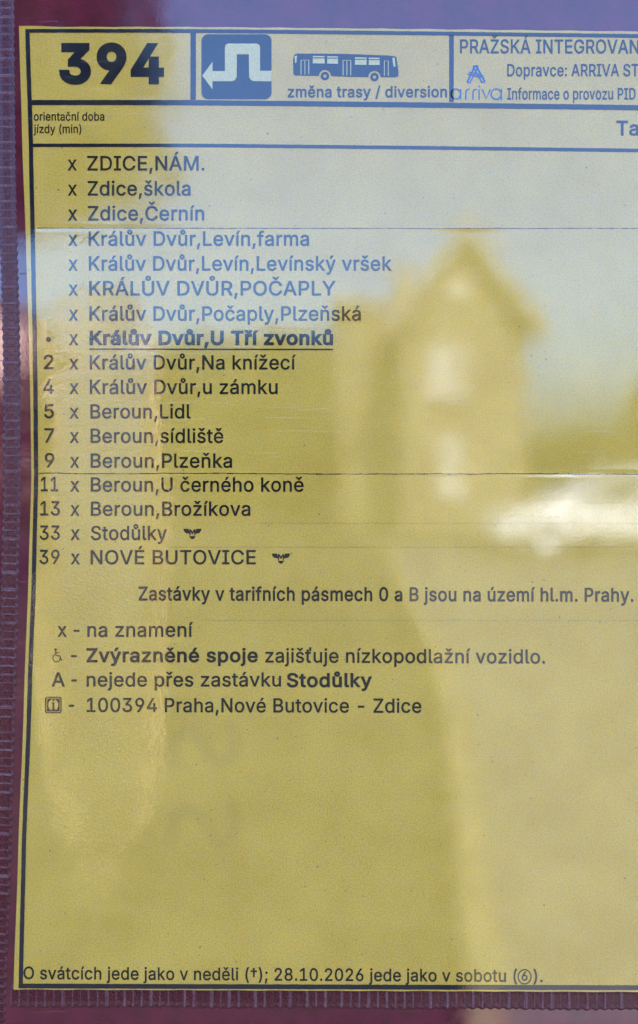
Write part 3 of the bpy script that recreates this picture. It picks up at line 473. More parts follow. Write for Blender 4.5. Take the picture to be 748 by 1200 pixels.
'Č': (510, '267,-7 246,-6 225,-3 205,1 186,7 168,15 150,25 134,36 119,49 104,63 92,79 80,96 70,115 62,132 55,150 50,169 46,189 43,210 41,232 40,254 41,277 43,298 46,319 50,339 55,358 62,376 70,393 80,412 92,429 104,445 119,459 134,472 150,484 168,493 186,501 205,508 225,512 246,515 267,516 286,515 305,513 323,509 340,504 357,498 373,490 388,481 402,471 415,460 427,447 438,433 448,418 456,402 463,385 469,367 473,348 408,348 389,395 357,428 315,449 267,456 245,454 223,450 203,443 184,432 169,422 156,410 145,396 134,381 125,364 118,348 113,332 109,314 106,295 104,275 103,254 104,233 106,213 109,194 113,177 119,160 125,145 134,127 145,112 157,98 170,87 184,76 203,66 223,59 245,54 267,53 315,60 357,81 389,114 408,160 473,160 469,142 463,124 457,107 448,91 438,76 428,62 416,49 402,38 388,28 373,19 357,11 341,5 323,0 305,-4 286,-6|217,659 266,599 315,659 376,659 376,656 295,565 237,565 157,656 157,659'),
'č': (396, '207,-8 187,-7 168,-4 150,1 133,8 117,16 102,27 88,39 76,53 65,68 56,85 48,103 42,123 38,143 35,165 34,187 35,211 38,233 42,253 48,273 56,291 65,308 76,323 88,337 102,349 117,360 133,369 150,376 168,380 187,383 207,384 260,377 305,356 340,322 362,277 303,262 290,289 270,311 242,325 207,330 184,328 163,321 145,310 130,296 118,278 108,258 103,242 99,224 97,206 96,187 97,169 99,151 103,134 108,117 118,97 130,80 145,66 163,55 184,49 207,46 243,52 271,66 292,89 304,117 363,102 341,56 306,21 261,-1|158,529 207,469 256,529 317,529 317,526 236,435 178,435 98,526 98,529'),
'ě': (404, '212,-8 191,-7 170,-4 151,1 133,8 117,16 102,27 88,39 76,53 65,68 56,85 48,103 42,122 38,143 35,164 34,187 35,210 38,231 42,252 48,271 55,290 64,307 75,322 87,336 100,349 115,359 131,368 148,375 166,380 185,383 205,384 226,383 246,380 266,374 285,366 303,355 319,341 331,329 341,315 350,299 357,282 362,267 366,250 369,233 371,214 371,194 371,169 75,169 75,221 338,221 310,202 309,220 307,237 303,254 298,269 288,286 277,301 263,314 246,323 227,328 205,330 183,328 164,323 146,313 131,301 119,286 109,270 102,251 97,231 96,211 96,178 97,157 100,139 104,122 110,106 121,88 135,73 151,61 169,53 190,48 212,46 254,53 285,73 306,105 365,91 358,72 348,55 335,39 320,26 302,14 283,4 266,-1 249,-5 231,-7|155,529 204,469 252,529 313,529 313,526 233,435 175,435 95,526 95,529'),
'ň': (410, '114,227 114,0 53,0 53,379 112,379 112,287 102,287 110,307 119,324 129,339 140,352 152,362 169,372 187,379 207,383 227,384 246,383 264,380 280,376 295,369 309,360 321,349 332,336 341,321 348,304 353,285 356,264 357,240 357,0 296,0 296,235 295,256 290,275 283,291 273,304 260,315 246,323 229,328 210,329 192,328 176,324 161,317 147,308 136,297 126,283 119,266 115,248|156,529 205,469 253,529 314,529 314,526 234,435 176,435 96,526 96,529'),
'Ř': (449, '60,0 60,509 236,509 259,508 280,505 299,501 317,496 333,489 351,478 367,465 380,450 390,433 399,415 405,395 408,374 409,352 408,330 405,309 399,290 390,271 380,255 367,240 351,228 333,217 317,210 299,205 279,201 258,198 236,198 96,198 96,255 234,255 258,256 280,260 298,267 313,276 325,287 334,300 340,316 344,333 345,352 344,371 340,389 334,405 325,419 313,430 298,440 279,446 258,451 233,452 125,452 125,0|353,0 230,229 303,229 428,0|173,659 222,599 270,659 332,659 332,656 251,565 193,565 113,656 113,659'),
'ř': (259, '53,0 53,379 112,379 112,321 115,321 124,339 137,354 152,367 171,377 191,383 213,385 229,384 243,384 243,322 230,324 207,326 159,315 126,284 119,269 115,254 114,237 114,0|94,529 143,469 192,529 253,529 253,526 172,435 114,435 34,526 34,529'),
'š': (365, '182,-8 163,-7 145,-5 128,-2 112,3 93,12 76,24 62,38 50,54 41,73 36,94 94,107 101,87 111,72 124,60 141,52 160,47 181,45 206,47 227,53 244,62 258,74 265,88 268,103 254,136 212,155 149,170 125,177 104,186 87,196 72,208 61,222 53,237 48,255 47,274 49,295 55,314 65,332 79,347 95,360 115,370 131,377 149,381 167,384 187,384 206,384 223,381 239,378 254,372 271,363 286,352 299,339 309,324 318,308 324,290 268,277 243,316 228,325 210,331 187,333 166,331 147,326 131,317 119,305 111,292 109,277 112,258 124,243 172,223 229,209 254,202 275,194 292,183 306,171 317,158 325,142 330,125 331,107 329,85 323,65 312,47 302,35 290,24 276,15 260,6 242,0 223,-5 203,-7|137,529 186,469 235,529 296,529 296,526 215,435 157,435 77,526 77,529'),
'ť': (262, '204,379 204,327 6,327 6,379|65,471 126,471 126,98 136,61 170,50 185,51 202,54 213,2 192,-3 168,-4 145,-3 125,2 107,10 92,21 80,35 72,52 67,71 65,93|166,425 166,554 227,554 209,425'),
'Ů': (517, '259,-8 235,-7 213,-4 192,0 172,7 154,15 137,25 121,37 108,50 95,64 85,80 76,97 69,114 64,133 61,153 60,173 60,509 124,509 124,178 125,160 128,144 133,128 141,113 153,95 169,80 187,68 203,61 220,56 239,53 259,52 279,53 298,56 315,61 331,68 349,80 364,95 377,113 384,128 389,144 392,160 393,178 393,509 457,509 457,173 456,153 453,133 448,114 441,97 433,80 422,64 410,50 396,37 380,25 363,15 345,7 325,0 304,-4 282,-7|259,527 214,539 182,570 170,612 182,656 214,686 259,697 304,686 336,656 348,612 336,570 304,539|259,571 289,583 301,612 289,643 259,655 229,643 217,612 229,583'),
'ů': (410, '182,-5 164,-4 146,-1 130,4 115,11 101,20 89,31 78,44 69,59 62,76 57,95 54,116 53,139 53,379 114,379 114,144 115,123 119,105 127,89 137,75 150,64 164,56 181,52 200,50 218,51 234,55 249,62 263,71 274,83 283,97 290,113 295,132 296,153 296,379 357,379 357,0 298,0 298,92 307,92 300,72 291,54 281,39 269,27 257,17 240,7 222,0 203,-4|205,404 160,416 128,447 116,490 128,532 160,563 205,575 250,563 282,532 294,490 282,447 250,416|205,447 235,460 248,490 235,519 205,532 175,519 163,490 175,460'),
'Ž': (438, '42,0 42,46 273,385 306,431 341,476 348,454 285,452 223,452 40,452 40,509 397,509 397,462 169,129 134,81 97,33 90,54 152,57 214,57 399,57 399,0|170,659 219,599 268,659 329,659 329,656 248,565 190,565 110,656 110,659'),
'ž': (380, '42,0 42,46 254,320 254,323 48,323 48,379 333,379 333,331 126,60 126,56 339,56 339,0|138,529 187,469 235,529 296,529 296,526 216,435 158,435 78,526 78,529'),
'†': (341, '151,133 140,278 140,509 201,509 201,278 189,133|38,351 38,403 303,403 303,351'),
}
CAP = max(int(p.split(',')[1]) for p in GLYPHS['I'][1].replace('|', ' ').split()) / 1000.0
from mathutils.geometry import delaunay_2d_cdt
def text_mesh(body, bold):
    """lay the letters out and fill every letter by its non-zero winding; bold pushes the outlines outwards"""
    V, F, x = [], [], 0.0
    for ch in body:
        adv, data = GLYPHS[ch]
        loops = []
        for lp in data.split('|') if data else ():
            pts = []
            for p in lp.split():
                q = Vector([int(c) / 1000.0 for c in p.split(',')])
                if not pts or (q - pts[-1]).length > 0.0012: pts.append(q)
            if len(pts) > 2 and (pts[0] - pts[-1]).length <= 0.0012: pts.pop()
            if bold:
                n, out = len(pts), []
                for i, p in enumerate(pts):
                    d0 = (p - pts[i - 1]).normalized(); d1 = (pts[(i + 1) % n] - p).normalized()
                    m0 = Vector((-d0.y, d0.x)); m1 = Vector((-d1.y, d1.x)); mm = m0 + m1
                    if mm.length < 0.2: mm = m0
                    mm.normalize(); out.append(p + mm * (BOLD_SIGN * bold / max(0.55, mm.dot(m0))))
                pts = out
            loops.append(pts)
        if loops:
            vs = [p for lp in loops for p in lp]; es = []; k = 0
            for lp in loops:
                n = len(lp); es += [(k + i, k + (i + 1) % n) for i in range(n)]; k += n
            cv, _, cf, _, _, _ = delaunay_2d_cdt(vs, es, [], 0, 1e-5)
            o = len(V); used = []
            for f in cf:
                c = (cv[f[0]] + cv[f[1]] + cv[f[2]]) / 3; wn = 0
                for lp in loops:
                    for i, p in enumerate(lp):
                        q = lp[i - 1]
                        if (q.y <= c.y) != (p.y <= c.y):
                            xx = q.x + (c.y - q.y) / (p.y - q.y) * (p.x - q.x)
                            if xx > c.x: wn += 1 if p.y > q.y else -1
                if wn: used.append(f)
            V += [(x + v.x, v.y, 0.0) for v in cv]
            for f in used:
                a_, b_, c_ = (cv[i] for i in f)
                f = f if (b_ - a_).cross(c_ - a_) > 0 else f[::-1]
                F.append(tuple(o + i for i in f))
        x += adv / 1000.0 + (bold * 1.3 if bold < 0.03 else bold * 0.7)
    me = bpy.data.meshes.new('t'); me.from_pydata(V, [], F)
    bm = bmesh.new(); bm.from_mesh(me)
    bmesh.ops.delete(bm, geom=[v for v in bm.verts if not v.link_faces], context='VERTS')
    bm.to_mesh(me); bm.free()
    return me
def area(lp):
    p = [tuple(int(q) for q in c.split(',')) for c in lp.split()]
    return sum(p[i - 1][0] * p[i][1] - p[i][0] * p[i - 1][1] for i in range(len(p)))
BOLD_SIGN = 1.0 if area(GLYPHS['I'][1]) < 0 else -1.0      # left of the walking direction is outside for clockwise outlines
REG = 0.011         # ink spread
def text(name, body, u0, u1, base, cap, parent, mat=None, bold=REG, base_r=None, lift=INK, ref=None):
    """fit body between u0 and u1 on the baseline; with ref, fit only the ref prefix and let the rest run on"""
    me = text_mesh(body, bold)
    xs = [v.co.x for v in me.vertices]; a = min(xs); b_ = max(xs)
    if ref:
        r = text_mesh(ref, bold); b_ = max(v.co.x for v in r.vertices); bpy.data.meshes.remove(r)
    k = (u1 - u0) / (b_ - a); ky = cap / (CAP + 2 * bold)
    br = base if base_r is None else base_r
    for v in me.vertices:
        u = u0 + (v.co.x - a) * k
        bb = base + (br - base) * (u - u0) / (u1 - u0)
        v.co = P(u, bb - (v.co.y + bold) * ky, lift)
    me.name = name; me.materials.clear(); me.update()
    return link(name, me, mat or M_INK, parent)

# frame and rules -----------------------------------------------------------
v_top = lambda u: 36.3 + top_slope(u)
v_box = lambda u: 120.3 + top_slope(u)
v_head = lambda u: 170.4 + top_slope(u)
v_bot = lambda u: 1155.3 + (u - 23) / 725 * 2.2
ub = lambda v: interp(BORD, v)
UR = SHEET_R - 14
multi('border', [hline(ub(36) - 2.4, UR, v_top, 4.3), vline(ub, 38.6, 1152.4, 5.0), hline(ub(1155) - 2.6, UR, v_bot, 5.6),
                 vline(lambda v: UR - 2.5, v_top(UR) + 2.4, v_bot(UR) - 2.9, 5.0)], M_SKY_INK, sheet)
multi('header_rule', [hline(ub(120) + 2.6, UR - 5.2, v_box, 6.0), hline(ub(170) + 2.6, UR - 5.2, v_head, 4.0),
                      vline(lambda v: 226.6, 38.6, 117.1, 6.2), vline(lambda v: 529.2, 41.2, 119.6, 5.2)], M_SKY_INK, sheet)
def jag(u0, u1, v, w, amp, mat, gaps=0.0):
    segs = []
    u = u0; vo = 0
    while u < u1:
        L = rnd.uniform(3, 9)
        if rnd.random() > gaps:
            vo = max(-amp, min(amp, vo + rnd.uniform(-amp, amp) * 0.8))
            segs.append(hline(u, min(u + L, u1), lambda q, k=vo: v(q) + k, w * rnd.uniform(0.5, 1.3), 0.08, INK, 2))
        u += L + 0.05
    return multi('row_rule', segs, mat, sheet)
jag(44, UR - 6, lambda u: 267.2 + 0.6 * math.sin(u / 300), 0.75, 0.18, M_GREY, 0.0)
jag(46, UR - 6, lambda u: 554.6 + (u - 46) / 700 * 1.2, 1.0, 0.45, M_INK, 0.0)
M_PALE = ink_mat('pale_rule_ink', (0.42, 0.31, 0.08), 0.6)
jag(300, UR - 6, lambda u: 613.2, 0.6, 0.1, M_PALE, 0.0)
jag(200, UR - 6, lambda u: 641.2, 0.6, 0.1, M_PALE, 0.0)
jag(240, UR - 6, lambda u: 727.0, 0.5, 0.1, M_PALE, 0.0)

# heading ---------------------------------------------------------------------
text('route_number', '394', 69.5, 192.5, 99.0, 48.5, sheet, M_SKY_INK, 0.037)
text('caption', 'orientační doba', 39.8, 122.5, 141.6, 10.2, sheet)
text('caption', 'jízdy (min)', 39.8, 95.5, 156.2, 10.2, sheet)
dv = part('diversion_sign', sheet, P(277, 116))
poly('sign_plate', [rrect(236.3, 40.3, 318.3, 116.4, 8)], M_SKY_INK, dv)
bodyloop = [(237.3, 89.0), (249.3, 72.6), (249.3, 83.6), (263.8, 83.6), (263.8, 56), (264.6, 53.0), (267, 51.4), (301, 51.4), (303.8, 52.6), (305.0, 55.4), (305.0, 83.2),
            (318.4, 83.2), (318.4, 95.6), (298, 95.6), (294.2, 94.2), (292.2, 90.6), (291.8, 64), (277.8, 64), (277.6, 90.6), (275.6, 94.2), (272, 95.6), (249.3, 95.6), (249.3, 105.0)]
m_, N_, b_, c_ = filmed('arrow_white', 0.6)
N_.t.links.new(N_.mix(N_.ramp(N_.noise(c_, 20, 4), 0.3, 0.7), (0.62, 0.52, 0.20), (0.72, 0.62, 0.28)), b_.inputs['Base Color'])
M_LIGHT = m_
poly('arrow', [bodyloop], M_LIGHT, dv, INK * 2)
bus = part('bus_pictogram', sheet, P(405, 92))
def bl(u): return (u - 343.6) / 124 * 2.6
hull = [(344.0, 87), (343.7, 70), (345.0, 64.5), (348, 62.9), (400, 63.2), (455, 65.2), (463, 66.2), (464.8, 67.6), (466.2, 77), (467.2, 84), (467.0, 89.6), (463, 90.6),
        (447.2, 90.4)] + [(439 + 7.2 * math.cos(R(a)), 90.3 + 7.2 * math.sin(R(a))) for a in range(0, -181, -20)] + [(418, 90.2), (388.6, 89.3)] + \
       [(381 + 7.2 * math.cos(R(a)), 89.2 + 7.2 * math.sin(R(a))) for a in range(0, -181, -20)] + [(346, 88.4)]
poly('bus_body', [hull], M_SKY_INK, bus)
for (a, c0, t, bt) in ((366.7, 380.6, 65.8, 74.6), (383.6, 396.3, 66.1, 74.9), (416.0, 429.8, 67.4, 76.2), (432.2, 445.0, 67.8, 76.4)):
    wn = poly('bus_window', [[(a, t), (c0, t + .3), (c0, bt + .3), (a, bt)]], M_LIGHT, bus, INK * 2)
    multi('window_bar', [hline(a, c0, lambda u, tt=t: tt + 2.4, 0.9, 0.05, INK * 3)], M_SKY_INK, bus)
poly('bus_window', [[(460.0, 67.8), (462.6, 68.2), (463.6, 78), (461.8, 79), (460.6, 75)]], M_LIGHT, bus, INK * 2)
poly('bus_window', [[(345.4, 66.0), (348.2, 65.4), (347.6, 73.6), (346.0, 74.6)]], M_LIGHT, bus, INK * 2)
for d0, top, bot in ((353.0, 70.5, 87.6), (402.2, 70.8, 88.6), (450.6, 71.5, 89.2)):
    n_ = 2 if d0 > 440 else 3
    multi('bus_door', [vline(lambda v, k=i: d0 + k * 4.5, top, bot, 0.9, 0.05, INK * 2) for i in range(n_)] +
          [hline(d0, d0 + 4.5 * (n_ - 1), lambda u, t=top: t + 0.5, 0.6, 0.03, INK * 3)], M_LIGHT, bus)
for cu_, cv_ in ((381, 89.2), (439, 90.3)):
    poly('bus_wheel', [circ(cu_, cv_, 5.0), circ(cu_, cv_, 1.9)], M_SKY_INK, bus)
text('caption', 'změna trasy / diversion', 337.3, 524, 114.3, 13.4, sheet, M_SKY_INK, 0.016)
text('operator_heading', 'PRAŽSKÁ INTEGROVANÁ', 539.3, 749, 62.6, 16.4, sheet, M_SKY_INK, 0.010, base_r=62.9, ref='PRAŽSKÁ INTEGROVAN')
text('operator_line', 'Dopravce: ARRIVA STŘEDNÍ', 594.5, 748.5, 89.6, 14.6, sheet, M_SKY_INK, REG, ref='Dopravce: ARRIVA ST')
text('operator_line', 'Informace o provozu PID', 594.5, 745, 116.8, 13.6, sheet, M_SKY_INK, REG)
text('column_heading', 'Tarif', 722.5, 748.5, 159.0, 17.6, sheet, M_SKY_INK, 0.016, ref='Ta')
# operator logo: thin rounded lettering and a triangle woven from strokes
def stroke_loops(pts, w):
    pts = [Vector(p) for p in pts]; L, Rr = [], []
    for i, p in enumerate(pts):
        a = pts[max(0, i - 1)]; b2 = pts[min(len(pts) - 1, i + 1)]
        t = (b2 - a).normalized(); n = Vector((-t.y, t.x)) * w / 2
        L.append((p.x + n.x, p.y + n.y)); Rr.append((p.x - n.x, p.y - n.y))
    return strip(L, Rr)
def strokes(name, lst, mat, parent, lift=INK):
    V, F = [], []
    for k, (pts, w) in enumerate(lst):
        vs, fs = stroke_loops(pts, w)
        vs = [v + Vector((0, -(lift - INK) - 0.000003 * k, 0)) for v in vs]
        o = len(V); V += vs
        for f in fs:
            F.append(tuple(o + i for i in f))
    o = pydata(name, V, F, mat, parent)
    bm = bmesh.new(); bm.from_mesh(o.data)
    for f in bm.faces:
        f.normal_update()
        if f.normal.y > 0: f.normal_flip()
    bm.to_mesh(o.data); bm.free()
    return o
lg = part('operator_logo', sheet, P(558, 117))
strokes('logo_lettering', [
    (circ(534.3, 110.3, 5.6, 5.9, 20, 0, 359.9), 1.5), ([(540.0, 104.4), (540.0, 117.0)], 1.5),
    ([(546.0, 117.0), (546.0, 109.0), (546.6, 106.4), (548.2, 105.0), (550.6, 104.6)], 1.5),
    ([(554.4, 117.0), (554.4, 109.0), (555.0, 106.4), (556.6, 105.0), (559.0, 104.6)], 1.5),
    ([(561.6, 104.6), (561.6, 117.0)], 1.5), ([(561.6, 100.6), (561.6, 102.3)], 1.7),
    ([(565.2, 104.6), (570.0, 116.2), (574.6, 104.6)], 1.5),
    (circ(581.6, 110.4, 5.9, 6.0, 20, 0, 359.9), 1.5), ([(587.6, 104.4), (587.6, 117.0)], 1.5)], M_CYAN, lg)
strokes('logo_triangle', [
    ([(547.6, 96.6), (557.0, 76.8)], 2.0), ([(550.8, 97.2), (560.4, 78.0)], 1.6), ([(557.6, 76.4), (568.4, 95.8)], 2.0), ([(554.6, 78.4), (565.0, 97.0)], 1.6),
    ([(548.0, 87.0), (567.6, 91.2)], 1.6), ([(549.6, 84.6), (566.6, 88.6)], 1.3), ([(547.6, 96.6), (550.8, 97.2)], 1.4), ([(565.0, 97.0), (568.4, 95.8)], 1.4), ([(554.6, 77.6), (560.6, 77.4)], 1.4)], M_CYAN, lg)

# stops -------------------------------------------------------------------------
def metro_mark(u0, u1, v0, v1, parent):
    wd, ht = u1 - u0, v1 - v0
    def q(a, b2): return (u0 + a * wd, v0 + b2 * ht)
    loops = [[q(0, 0), q(.28, 0), q(.36, .34), q(.36, .46), q(.16, .42), q(.18, .36), q(.07, .30), q(.09, .22), q(.02, .14)],
             [q(1, 0), q(.72, 0), q(.64, .34), q(.64, .46), q(.84, .42), q(.82, .36), q(.93, .30), q(.91, .22), q(.98, .14)],
             [q(.32, .68), q(.68, .68), q(.62, .86), q(.5, 1.0), q(.38, .86)],
             [q(.34, .62), q(.34, .05), q(.42, .05), q(.5, .30), q(.58, .05), q(.66, .05), q(.66, .62), q(.60, .62), q(.60, .26), q(.52, .50), q(.48, .50), q(.40, .26), q(.40, .62)]]
    # flat union: wings, shield point and the letter M as separate islands
    V, F = [], []
    bm = bmesh.new()
    for lp in loops:
        bm.faces.new([bm.verts.new(P(u, v, INK)) for u, v in lp])
    bmesh.ops.triangulate(bm, faces=bm.faces[:])
    for f in bm.faces:
        f.normal_update()
        if f.normal.y > 0: f.normal_flip()
    return from_bm('metro_mark', bm, M_INK, parent)
ROWS = [  # minutes, minutes u0/u1, stop, u0, u1, baseline, cap, bold
    (None, 0, 0, 'ZDICE,NÁM.', 102.5, 240, 200.0, 17.2), (None, 0, 0, 'Zdice,škola', 103, 223.5, 229.4, 17.2),
    (None, 0, 0, 'Zdice,Černín', 103.4, 239.5, 258.6, 17.2), (None, 0, 0, 'Králův Dvůr,Levín,farma', 104, 362.5, 288.2, 17.2),
    (None, 0, 0, 'Králův Dvůr,Levín,Levínský vršek', 104.4, 459.3, 317.3, 17.2), (None, 0, 0, 'KRÁLŮV DVŮR,POČAPLY', 104.8, 393.5, 346.4, 17.2),
    (None, 0, 0, 'Králův Dvůr,Počaply,Plzeňská', 105, 423, 376.0, 17.2), ('•', 54.2, 59.6, 'Králův Dvůr,U Tří zvonků', 105.2, 390.5, 404.6, 17.2),
    ('2', 51.6, 63.0, 'Králův Dvůr,Na knížecí', 105.4, 347, 433.2, 17.0), ('4', 51.2, 63.2, 'Králův Dvůr,u zámku', 105.5, 325.6, 461.9, 17.0),
    ('5', 52.0, 63.4, 'Beroun,Lidl', 106.2, 223.8, 490.6, 17.0), ('7', 52.2, 63.6, 'Beroun,sídliště', 106.3, 262, 519.2, 17.0),
    ('9', 52.6, 64.0, 'Beroun,Plzeňka', 106.4, 272.2, 548.3, 17.0), ('11', 48.0, 68.2, 'Beroun,U černého koně', 106.6, 356, 576.3, 17.0),
    ('13', 47.4, 70.4, 'Beroun,Brožíkova', 106.7, 293.6, 604.6, 17.0), ('33', 46.8, 70.4, 'Stodůlky', 106.8, 195.8, 633.0, 16.9),
    ('39', 46.4, 70.0, 'NOVÉ BUTOVICE', 106.4, 300, 661.4, 16.9)]
for i, (mn, ma, mb, nm, a, bb, base, cap) in enumerate(ROWS):
    row = part('stop_row', sheet, P(a, base))
    ux = 79.4 + (base - 200) / 460 * 3.6
    text('request_mark', 'x', ux, ux + 11.0, base, cap * 1.0, row)
    bold = 0.030 if i == 7 else REG
    text('stop_name', nm, a, bb, base, cap, row, None, bold)
    if mn == '•': poly('minute_mark', [circ(56.9, base - 6.8, 2.9, 2.9, 16)], M_INK, row)
    elif mn: text('minute_number', mn, ma, mb, base - 0.4, cap, row)
    if i == 7: multi('underline', [hline(105, 390.8, lambda u: 409.2 + (u - 105) / 286 * 0.4, 1.7)], M_INK, row)
    if i == 15: metro_mark(215.0, 236.4, 619.6, 632.2, row)
    if i == 16: metro_mark(318.6, 340.2, 648.6, 661.0, row)

# notes -------------------------------------------------------------------------
text('tariff_note', 'Zastávky v tarifních pásmech 0 a B jsou na území hl.m. Prahy.', 162.6, 742.5, 703.8, 16.6, sheet, None, 0.016, base_r=705.4)
nr = part('legend_row', sheet, P(68, 746))
text('legend_mark', 'x', 67.6, 78.6, 746.4, 17.0, nr); text('dash', '-', 86.6, 93.4, 746.4, 17.0, nr); text('legend_text', 'na znamení', 102.6, 226.6, 746.4, 17.0, nr)
nr = part('legend_row', sheet, P(61, 776))
strokes('wheelchair_mark', [
    (circ(65.3, 761.2, 0.9, 0.9, 10, 0, 359.9), 1.2), ([(65.4, 762.2), (65.9, 768.4), (70.4, 768.4), (72.2, 773.6), (73.4, 773.0)], 1.2), ([(65.6, 765.0), (69.6, 765.0)], 1.0),
    (circ(66.6, 771.0, 4.4, 4.5, 18, -10, 250), 1.1)], M_INK, nr)
text('dash', '-', 83.6, 90.2, 776.2, 17.0, nr)
text('legend_text', 'Zvýrazněné spoje', 101.6, 302.4, 776.2, 16.8, nr, None, 0.022)
text('legend_text', 'zajišťuje nízkopodlažní vozidlo.', 311, 639, 776.4, 16.8, nr, None, REG, base_r=777.8)
nr = part('legend_row', sheet, P(61, 804))
text('legend_mark', 'A', 60.6, 76.4, 804.6, 16.8, nr); text('dash', '-', 83.8, 90.2, 804.6, 17.0, nr)
text('legend_text', 'nejede přes zastávku', 101.8, 329.6, 804.6, 16.8, nr); text('legend_text', 'Stodůlky', 336.2, 436.2, 805.4, 16.8, nr, None, 0.022)
nr = part('legend_row', sheet, P(54, 835))
ib = poly('line_mark', [rrect(53.0, 816.4, 72.4, 835.8, 3.0), rrect(54.3, 817.7, 71.1, 834.5, 2.2), rrect(55.2, 818.6, 70.2, 833.6, 1.6), circ(62.7, 826.1, 5.9, 7.0, 24)], M_INK, nr)
multi('line_mark', [hline(60.6, 65.0, lambda u: 832.0, 1.6, 0), hline(60.4, 63.9, lambda u: 823.6, 1.4, 0), vline(lambda v: 62.8, 824.3, 831.2, 2.2, 0), hline(61.5, 64.1, lambda u: 820.4, 1.8, 0)], M_INK, nr)
text('dash', '-', 80.8, 87.2, 834.2, 17.0, nr)
text('legend_text', '100394 Praha,Nové Butovice - Zdice', 101.8, 494, 834.4, 16.8, nr, None, REG, base_r=835.4)
text('holiday_note', 'O svátcích jede jako v neděli (†); 28.10.2026 jede jako v sobotu (', 27.8, 606.4, 1147.4, 15.0, sheet, None, REG, base_r=1150.8)
hm = part('holiday_note', sheet, P(615, 1150))
strokes('ring', [(circ(614.9, 1144.6, 7.6, 8.4, 28, 0, 359.9), 1.3)], M_INK, hm)
text('ring_number', '6', 611.4, 618.4, 1149.2, 11.0, hm)
text('closing_bracket', ').', 625.0, 636.2, 1151.0, 15.0, hm)

# ---------------------------------------------------------------- what the film mirrors: the street behind the camera, with a few added shapes
ZG = -1.5
def at(px, py, Z):      # a point whose mirror image stands at that place of the sheet, Z metres behind the sheet's face
    k = (Z + DIST) / 866.0
    return Vector(((px - U0) * k, -Z, (V0 - py) * k))
M_GRASS = simple('lawn', (0.018, 0.016, 0.008), 0.9, 1.5, 0.4)
M_ASPH = simple('asphalt', (0.118, 0.110, 0.098), 0.85, 6.0, 0.2)
M_ADDED_PATH = simple('added_path_gravel', (0.42, 0.28, 0.13), 0.9, 9.0, 0.25)
M_KERB = simple('kerb_stone', (0.22, 0.175, 0.085), 0.8, 5.0, 0.15)
def flat(name, poly_, z, mat, kind='structure'):
    o = pydata(name, [(x, y, z) for x, y in poly_], [tuple(range(len(poly_)))], mat)
    bm = bmesh.new(); bm.from_mesh(o.data)
    for f in bm.faces:
        f.normal_update()
        if f.normal.z < 0: f.normal_flip()
    bm.to_mesh(o.data); bm.free()
    o['kind'] = kind; return o
flat('ground', [(-600, -600), (600, -600), (600, 600), (-600, 600)], ZG, M_GRASS)
def gp(px, py, dz=0.0):   # a ground point by its mirror image
    d = 1299.0 / (py - V0); return ((px - U0) / 866.0 * d, -(d - DIST))
kerb_line = [gp(452, 640), gp(470, 690), gp(512, 780), gp(534, 870), gp(548, 1000), gp(566, 1180), gp(590, 1500)]
flat('road', kerb_line + [(14, kerb_line[-1][1]), (40, -12.0)] + [(40, kerb_line[0][1])], ZG + 0.004, M_ASPH)
flat('added_path', [gp(205, 590), gp(150, 700), gp(178, 800), gp(188, 880), gp(170, 940), gp(140, 985), gp(105, 990), gp(75, 950), gp(58, 880), gp(58, 760), gp(70, 690), gp(60, 590)], ZG + 0.004, M_ADDED_PATH)  # made-up path, added to mirror a warm band at lower left
bm = bmesh.new()
for (a, b_) in zip(kerb_line, kerb_line[1:]):
    va, vb = Vector((a[0], a[1], 0)), Vector((b_[0], b_[1], 0)); t = (vb - va).normalized(); n = Vector((-t.y, t.x, 0)) * 0.055
    ring = [[bm.verts.new(p + s * n + Vector((0, 0, z))) for s, z in ((-1, ZG - .02), (-1, ZG + .09), (-.8, ZG + .1), (.8, ZG + .1), (1, ZG + .09), (1, ZG - .02))] for p in (va, vb)]
    for i in range(5): bm.faces.new((ring[0][i], ring[0][i + 1], ring[1][i + 1], ring[1][i]))
o = from_bm('kerb', bm, M_KERB); o['kind'] = 'structure'

def leaf_mat(name, col):
    m, N, b = new_mat(name)
    tc = N.n('ShaderNodeTexCoord').outputs['Object']
    f = N.noise(tc, 2.2, 4)
    N.t.links.new(N.mix(N.ramp(f, 0.3, 0.7), tuple(c * .6 for c in col), tuple(c * 1.4 for c in col)), b.inputs['Base Color'])
    b.inputs['Roughness'].default_value = 0.6
    return m
M_LEAF = leaf_mat('leaf', (0.055, 0.070, 0.022)); M_LEAF_B = leaf_mat('leaf_dark', (0.040, 0.056, 0.022)); M_BARK = simple('bark', (0.12, 0.085, 0.055), 0.9, 12, 0.4)
M_LEAF_Y = leaf_mat('leaf_dry', (0.075, 0.078, 0.030))
def crown_mesh(clumps, n, size, seed):
    r = random.Random(seed); V, F = [], []
    tot = sum(c[3] * c[4] * c[5] for c in clumps)
    for cx, cy, cz, rx, ry, rz in clumps:
        for _ in range(int(n * rx * ry * rz / tot) + 30):
            while True:
                p = Vector((r.uniform(-1, 1), r.uniform(-1, 1), r.uniform(-1, 1)))
                if p.length <= 1: break
            p = p * (p.length ** -0.45 if p.length > 0.05 else 1)
            if p.length > 1: p.normalize(); p *= r.uniform(0.85, 1.06)
            c = Vector((cx + p.x * rx, cy + p.y * ry, cz + p.z * rz))
            a = Vector((r.gauss(0, 1), r.gauss(0, 1), r.gauss(0, 1))).normalized(); b2 = a.orthogonal().normalized()
            s = size * r.uniform(0.6, 1.4); o = len(V)
            V += [c - a * s, c + b2 * s * .45, c + a * s, c - b2 * s * .45]; F.append((o, o + 1, o + 2, o + 3))
    return V, F
